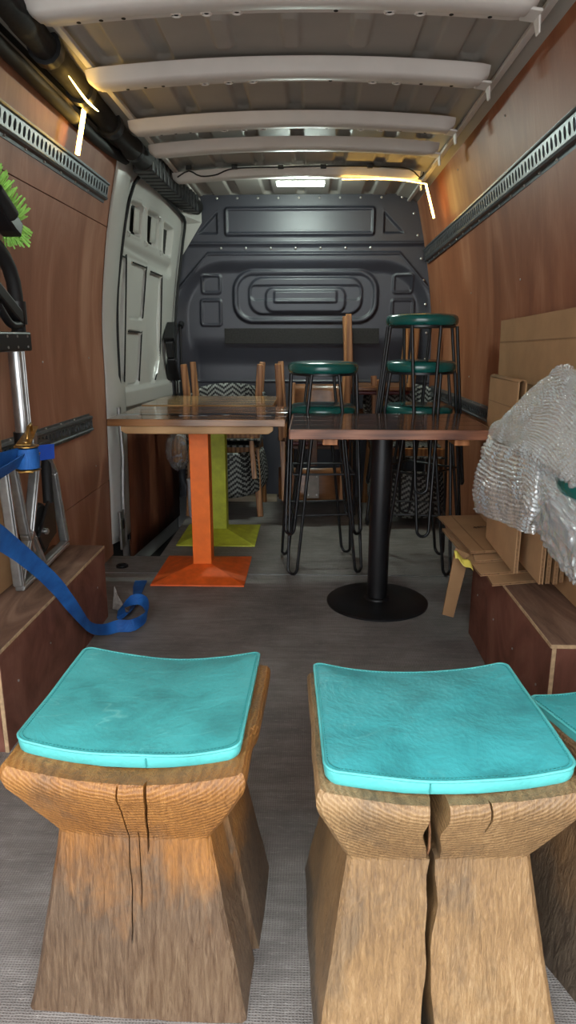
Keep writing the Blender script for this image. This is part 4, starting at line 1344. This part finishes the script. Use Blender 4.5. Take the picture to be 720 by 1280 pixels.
ribbon([rel(p) for p in ((-0.90, 1.50, 0.755), (-0.885, 1.75, 0.755), (-0.875, 1.98, 0.748))], [(0.3, 0, 1)]*3, n=20).build('webbing', M['blue_strap'], rs, smooth=60)
ribbon([rel(p) for p in ((-0.88, 1.50, 0.70), (-0.868, 1.78, 0.715), (-0.86, 1.98, 0.735))], [(0.5, 0, 0.8)]*3, n=20).build('webbing', M['blue_strap'], rs, smooth=60)
ribbon([rel(p) for p in ((-0.875, 2.10, 0.735), (-0.87, 2.27, 0.715))], [(0, 0, 1)]*2, n=6).build('webbing', M['blue_tag'], rs)
RT = Matrix.Translation(rel((-0.858, 2.02, 0.735)))
MB().lathe([(0.02, -0.033), (0.034, -0.030), (0.036, 0.0), (0.034, 0.030), (0.02, 0.033)], 24, T=RT).build('wound_webbing', M['blue_strap'], rs, smooth=50)
for e in (-1, 1):
    MB().lathe([(0.006, 0), (0.037, 0.001), (0.037, 0.004), (0.006, 0.005)], 20, T=RT @ Matrix.Translation((0, 0, e*0.036-0.002))).build('ratchet_gear', M['brass'], rs, smooth=30)
    MB().bar(rel((-0.86, 2.00, 0.735+e*0.042)), rel((-0.875, 2.13, 0.755+e*0.042+0.02)), 0.045, 0.004, 0.028, 0.004).build('side_plate', M['brass'], rs, bevel=0.0015)
MB().tube([rel((-0.862, 2.04, 0.79)), rel((-0.86, 2.05, 0.825)), rel((-0.865, 2.085, 0.83)), rel((-0.87, 2.10, 0.80))], 0.005, 8).build('release_bar', M['brass'], rs, smooth=60)
MB().bar(rel((-0.865, 2.10, 0.80)), rel((-0.87, 2.10, 0.70)), 0.012, 0.03).build('lever', M['alu_cast'], rs, bevel=0.004)
MB().tube([rel((-0.858, 2.02, 0.69)), rel((-0.858, 2.02, 0.785))], 0.010, 10).build('spindle', M['brass'], rs, smooth=60)

# grey rag tucked behind the wheel box and the floor lashing ring
rg = MB()
rg.grid(lambda u, v: (-0.81+0.085*u*(1-0.6*v), 2.60+0.05*v-0.04*u, 0.004+0.085*v*(1-0.75*u)+0.012*noise.noise(Vector((u*4, v*4, 2)))), 12, 12)
ro = rg.build('cloth_rag', M['rag'], smooth=60, solid=0.004)
tag(ro, 'small grey rag crumpled at the far end of the left plywood box', 'rag')
ring = thing('lashing_ring', 'dark steel lashing ring set in the floor below the door pillar', 'ring', (-0.915, 3.14, 0.0))
MB().lathe([(0.030, 0.0005), (0.030, 0.003), (0.02, 0.005)], 24).build('plate', M['black_metal'], ring, smooth=40)
MB().tube([(0.026*math.cos(a*PI/8), 0.026*math.sin(a*PI/8), 0.008) for a in range(16)], 0.004, 8, closed=True).build('ring', M['black_metal'], ring, smooth=60)

# ================================================================== CARDBOARD AND BUBBLE WRAP ON THE RIGHT
def sheet(name, label, pts, th, mat, group=None, fold=None):
    # flat corrugated sheet from an ordered polygon of 3D points, extruded along its normal
    root = thing(name, label, 'cardboard', pts[0], group=group)
    P = [Vector(p)-Vector(pts[0]) for p in pts]
    nrm = (P[1]-P[0]).cross(P[2]-P[0]).normalized()*th/2
    n = len(P)
    # two liners with a darker fluted core between them
    def slab(a, b, m, nm, inset=0.0):
        c_ = sum(P, Vector())/n
        Q = [p+(c_-p).normalized()*inset for p in P]
        MB().add([q+nrm*a for q in Q]+[q+nrm*b for q in Q], [tuple(range(n-1, -1, -1)), tuple(range(n, 2*n))]+[(i, (i+1) % n, n+(i+1) % n, n+i) for i in range(n)]).build(nm, m, root)
    slab(-1, -0.6, mat, 'liner'); slab(0.6, 1, mat, 'liner'); slab(-0.6, 0.6, M['card_edge'], 'fluted_core', 0.001)
    if fold:
        for (i, j, s) in fold:
            a = P[i]+(P[(i+1) % n]-P[i])*s; b = P[j]+(P[(j-1) % n]-P[j])*s
            for e in (-1, 1):
                MB().bar(a+nrm*e*1.02, b+nrm*e*1.02, 0.004, 0.0012, up=nrm.normalized()).build('crease', M['card_dark'], root)
    return root
# tall sheets against the wall
sheet('cardboard_sheet', 'largest brown cardboard sheet, leaning highest against the right wall', [(0.765, 2.78, 0.35), (0.752, 2.78, 1.153), (0.740, 1.45, 1.185), (0.765, 1.45, 0.35)], 0.016, M['card'], fold=[(0, 3, 0.90), (0, 3, 0.72)])
cbx = MB()
# folded box standing in front of it, rounded top fold
def fb(u, v):
    a = PI*u
    return (0.0+-0.012*math.cos(a), 0.36*v, 0.545+0.008*math.sin(a))
bx = thing('folded_carton', 'flattened carton with rounded top fold behind the bubble wrap', 'cardboard', (0.695, 2.28, 0.402))
MB().grid(fb, 8, 1).build('top_fold', M['card_dark'], bx, smooth=60, solid=0.004)
MB().box((-0.012, 0.18, 0.272), (0.005, 0.36, 0.545)).build('front_face', M['card'], bx)
MB().box((0.012, 0.18, 0.272), (0.005, 0.36, 0.545)).build('back_face', M['card'], bx)
MB().box((-0.015, 0.18, 0.46), (0.001, 0.36, 0.004)).build('crease', M['card_dark'], bx)
# upright bundle of flattened cartons with their edges to the camera
UP = [(0.622, 1.955, 2.34, 0.402, 0.66), (0.668, 1.865, 2.27, 0.402, 0.62), (0.688, 1.87, 2.26, 0.402, 0.66), (0.708, 1.865, 2.26, 0.402, 0.64), (0.730, 1.88, 2.26, 0.402, 0.63)]
names = ['upright flattened carton nearest the aisle, below the bubble wrap', 'upright flattened carton second from the aisle with a wide clean face', 'upright flattened carton third from the aisle in the bundle', 'upright flattened carton fourth from the aisle in the bundle', 'upright flattened carton nearest the right wall in the bundle']
for (x, a, b, z0, z1), lab in zip(UP, names):
    sheet('flattened_carton', lab, [(x, a, z0), (x+0.012, b, z0), (x+0.012, b, z1), (x, a, z1)], 0.012, M['card_pale' if x < 0.67 else 'card_dark'], group='upright flattened cartons')
# pile lying on the wheel box
LAY = [(0.349+0.003, [(0.565, 1.99), (0.79, 2.05), (0.79, 2.50), (0.60, 2.55)], 'lowest cardboard sheet of the pile lying on the right wheel box'),
       (0.361, [(0.545, 2.055), (0.79, 2.12), (0.79, 2.62), (0.52, 2.58)], 'second cardboard sheet from the bottom of the pile on the right wheel box'),
       (0.373, [(0.548, 2.15), (0.735, 2.20), (0.75, 2.44), (0.60, 2.50)], 'third cardboard sheet in the pile with a notched flap'),
       (0.394, [(0.546, 2.205), (0.735, 2.235), (0.725, 2.66), (0.512, 2.63)], 'topmost wide cardboard sheet of the pile on the right wheel box')]
for z, p, lab in LAY:
    zz = [z, z, z+0.002, z+0.002] if z < 0.39 else [z-0.006, z-0.004, z+0.006, z+0.006]
    s_ = sheet('cardboard_sheet', lab, [(q[0], q[1], k) for q, k in zip(p, zz)], 0.008, M['card_pale'] if z != 0.394 else M['card'], group='cardboard pile on the wheel box', fold=[(0, 3, 0.25)] if z > 0.39 else None)
sq = [(0.615+0.05*k/14, 2.46+0.012*math.sin(k*2.1), 0.4045+0.00045*k) for k in range(15)]
MB().tube(sq, 0.0012, 4).build('pen_mark', M['black_plastic'], s_).location = (-LAY[-1][1][0][0], -LAY[-1][1][0][1], -0.388)
fp = sheet('cardboard_flap', 'long dull cardboard strip hanging down from the cardboard pile', [(0.500, 2.235, 0.395), (0.548, 2.235, 0.372), (0.500, 2.20, 0.155), (0.462, 2.20, 0.165)], 0.007, M['card_dark'])
yt = MB().grid(lambda u, v: (0.487+0.055*u, 2.195-0.03*v-0.02*u+0.006*math.sin(5*u), 0.397-0.035*u-0.018*v+0.006*math.sin(9*u)), 10, 4).build('tape_strip', M['yellow_tape'], smooth=60, solid=0.002)
tag(yt, 'crumpled yellow tape stuck to the edge of the cardboard pile', 'tape')

# bubble wrap: a sheet thrown over a wrapped seat
def net(rows, nu, nv):
    R = [resample(r, nu+1) for r in rows]
    cols = [resample([r[i] for r in R], nv+1) for i in range(nu+1)]
    return cols
def bubble_sheet(rows, nu, nv, seed, amp=0.006, pitch=0.0165, dome=0.0070):
    cols = net(rows, nu, nv)
    P = np.array([[tuple(cols[i][j]) for i in range(nu+1)] for j in range(nv+1)])
    du = np.gradient(P, axis=1); dv = np.gradient(P, axis=0)
    N = np.cross(du, dv); N /= np.maximum(1e-9, np.linalg.norm(N, axis=-1, keepdims=True))
    if N[..., 0].mean() > 0: N = -N
    su = np.cumsum(np.linalg.norm(du, axis=-1), axis=1)
    sv = np.cumsum(np.linalg.norm(dv, axis=-1), axis=0)
    row = np.floor(sv/(pitch*0.87)); cx = su/pitch+0.5*(row % 2)
    ax = (cx-np.floor(cx)-0.5)*2; ay = (sv/(pitch*0.87)-row-0.5)*2
    h = np.sqrt(np.clip(1-1.15*(ax*ax+ay*ay), 0, 1))*dome
    for j in range(nv+1):
        for i in range(nu+1):
            p = Vector(P[j, i])
            h[j, i] += noise.noise(p*9+Vector((seed, 0, 0)))*amp+abs(noise.noise(p*15+Vector((0, seed, 0))))*amp*2.4
    Q = P+N*h[..., None]
    mb = MB()
    mb.grid(lambda u, v: Q[int(round(v*nv)), int(round(u*nu))], nu, nv)
    return mb
bw = thing('bubble_wrap', 'crumpled bubble wrap sheet draped over a bundle in front of the cardboard', 'bubble wrap', (0.66, 1.85, 0.55))
ob = Vector((0.66, 1.85, 0.55))
def rl(rows): return [[Vector(p)-ob for p in r] for r in rows]
upper = [[(0.735, 1.50, 0.93), (0.735, 1.80, 0.955), (0.735, 2.0, 0.94), (0.735, 2.30, 0.84), (0.70, 2.60, 0.69)],
         [(0.69, 1.50, 0.955), (0.68, 1.795, 0.999), (0.68, 1.906, 1.006), (0.675, 2.19, 0.901), (0.650, 2.50, 0.742)],
         [(0.65, 1.45, 0.93), (0.645, 1.672, 0.942), (0.645, 1.803, 0.942), (0.640, 1.995, 0.872), (0.630, 2.30, 0.752)],
         [(0.62, 1.42, 0.855), (0.61, 1.569, 0.862), (0.61, 1.729, 0.862), (0.61, 1.887, 0.827), (0.615, 2.14, 0.764)],
         [(0.60, 1.38, 0.775), (0.59, 1.494, 0.781), (0.59, 1.65, 0.786), (0.592, 1.841, 0.795), (0.605, 2.03, 0.770)],
         [(0.63, 1.38, 0.755), (0.62, 1.494, 0.762), (0.62, 1.65, 0.768), (0.62, 1.841, 0.778), (0.63, 2.03, 0.758)]]
bubble_sheet(rl(upper), 330, 150, 3, 0.008).build('upper_fold', M['bubble'], bw, smooth=179)
bubble_sheet([[Vector((p.x+0.012, p.y, p.z-0.012)) for p in r] for r in rl(upper)], 200, 90, 5, 0.008).build('inner_layer', M['bubble'], bw, smooth=179)
hang = [[(0.66, 2.46, 0.735), (0.615, 2.32, 0.768), (0.60, 2.17, 0.764), (0.60, 2.0, 0.775), (0.60, 1.85, 0.785), (0.615, 1.78, 0.772), (0.68, 1.70, 0.75)],
        [(0.65, 2.44, 0.66), (0.585, 2.299, 0.674), (0.580, 2.116, 0.682), (0.575, 1.908, 0.704), (0.58, 1.737, 0.722), (0.615, 1.76, 0.730), (0.68, 1.70, 0.70)],
        [(0.64, 2.42, 0.585), (0.575, 2.29, 0.592), (0.565, 2.079, 0.618), (0.575, 1.88, 0.645), (0.57, 1.704, 0.671), (0.615, 1.75, 0.680), (0.68, 1.70, 0.66)],
        [(0.63, 2.42, 0.50), (0.58, 2.323, 0.511), (0.575, 2.133, 0.535), (0.57, 1.925, 0.568), (0.58, 1.744, 0.591), (0.615, 1.74, 0.60), (0.68, 1.70, 0.61)]]
bubble_sheet(rl(hang), 260, 90, 8, 0.008).build('hanging_fold', M['bubble'], bw, smooth=179)
lo = thing('wrapped_bundle', 'lower bubble wrapped bundle with large bubbles under the draped bubble wrap', 'bundle', (0.632, 1.525, 0.655))
mb = MB()
def lump(u, v):
    a, b = 2*PI*u, PI*(v-0.5)
    d = Vector((math.cos(a)*math.cos(b), math.sin(a)*math.cos(b), math.sin(b)))
    e = Vector((math.copysign(abs(d.x)**0.6, d.x)*0.062, math.copysign(abs(d.y)**0.6, d.y)*0.215, math.copysign(abs(d.z)**0.55, d.z)*0.085))
    k = 1+0.10*noise.noise(d*2.5)+0.05*noise.noise(d*8)+0.075*math.sqrt(max(0, math.sin(u*2*PI*26)*math.sin(v*PI*22)))
    return tuple(e*k)
mb.grid(lump, 260, 130)
mb.build('film', M['bubble'], lo, smooth=179)
lo.rotation_euler = (math.radians(8), 0, 0)
MB().tube([(0, -0.17, 0), (0, -0.1, 0), (0, 0.1, 0), (0, 0.17, 0)], [0.03, 0.048, 0.048, 0.03], 20).build('contents', M['white_plastic'], lo, smooth=50)
gs = thing('wrapped_stool', 'dark green vinyl stool peeping out between the bubble wrapped bundles', 'stool', (0.672, 1.555, 0.758))
MB().lathe([(0.06, -0.02), (0.085, -0.018), (0.09, 0.0), (0.085, 0.02), (0.05, 0.028)], 32).build('seat', M['green_vinyl'], gs, smooth=50)
gs.scale = (1, 1.7, 1)

# ================================================================== LAMPS AND WIRING
lw = thing('led_strip', 'glowing warm LED strip hanging from the black duct on the left wall', 'light', (-0.86, 2.84, 1.92))
MB().bar((0.03, -0.08, 0.005), (-0.005, -0.105, -0.175), 0.018, 0.004, up=(1, -0.4, 0)).build('glowing_end', M['led_warm'], lw)
MB().bar((0.025, -0.076, 0.005), (-0.010, -0.101, -0.175), 0.020, 0.003, up=(1, -0.4, 0)).build('backing_tape', M['alu'], lw)
MB().tube(resample([(0.105, -0.485, -0.045), (0.107, -0.35, -0.062), (0.106, -0.24, -0.060), (0.09, -0.13, -0.04)], 16), [0.0010+0.0026*math.sin(PI*k/15) for k in range(16)], 6).build('bent_strip', M['led_warm'], lw, smooth=60)
rw = thing('led_strip', 'glowing warm LED strip along the last roof bow drooping down the right wall', 'light', (0.40, 3.91, 1.90))
pts = resample([(-0.24, 0.0, -0.008), (0.0, -0.002, -0.010), (0.12, -0.004, -0.022), (0.195, -0.006, -0.034)], 20)
MB().tube(pts, 0.0022, 6).build('bow_strip', M['led_warm'], rw, smooth=60)
MB().bar((0.195, -0.006, -0.034), (0.245, -0.01, -0.20), 0.010, 0.004, up=(0, 1, 0)).build('drooping_end', M['led_warm'], rw)
rw.location = (0.40, 3.885, 1.90)
bar = thing('led_bar', 'white LED bar lamp under the roof bow by the bulkhead', 'light', (-0.06, 4.02, 1.895))
MB().box((0, 0, 0.012), (0.27, 0.035, 0.012)).build('housing', M['alu'], bar, bevel=0.002)
MB().box((0, -0.004, 0.0), (0.255, 0.03, 0.014)).build('diffuser', M['led_white'], bar, bevel=0.004)
wi = thing('roof_cable', 'thin black cable clipped along the roof bow near the bulkhead', 'cable', (0, 3.85, 1.94))
MB().tube(resample([(-0.70, 0, -0.04), (-0.64, 0, -0.01), (-0.58, 0, -0.035), (-0.50, 0, -0.03), (-0.40, 0, 0.0), (-0.15, 0, 0.005), (0.1, 0, 0.008), (0.35, 0, 0.003), (0.5, 0, -0.008), (0.56, 0, -0.05), (0.58, 0.02, -0.02)], 60), 0.0035, 6).build('cable', M['black_rubber'], wi, smooth=60)
for x in (-0.64, -0.40, -0.16, 0.06, 0.30):
    MB().box((x, 0.0, 0.006), (0.03, 0.014, 0.02)).build('clip', M['black_plastic'], wi, bevel=0.003)
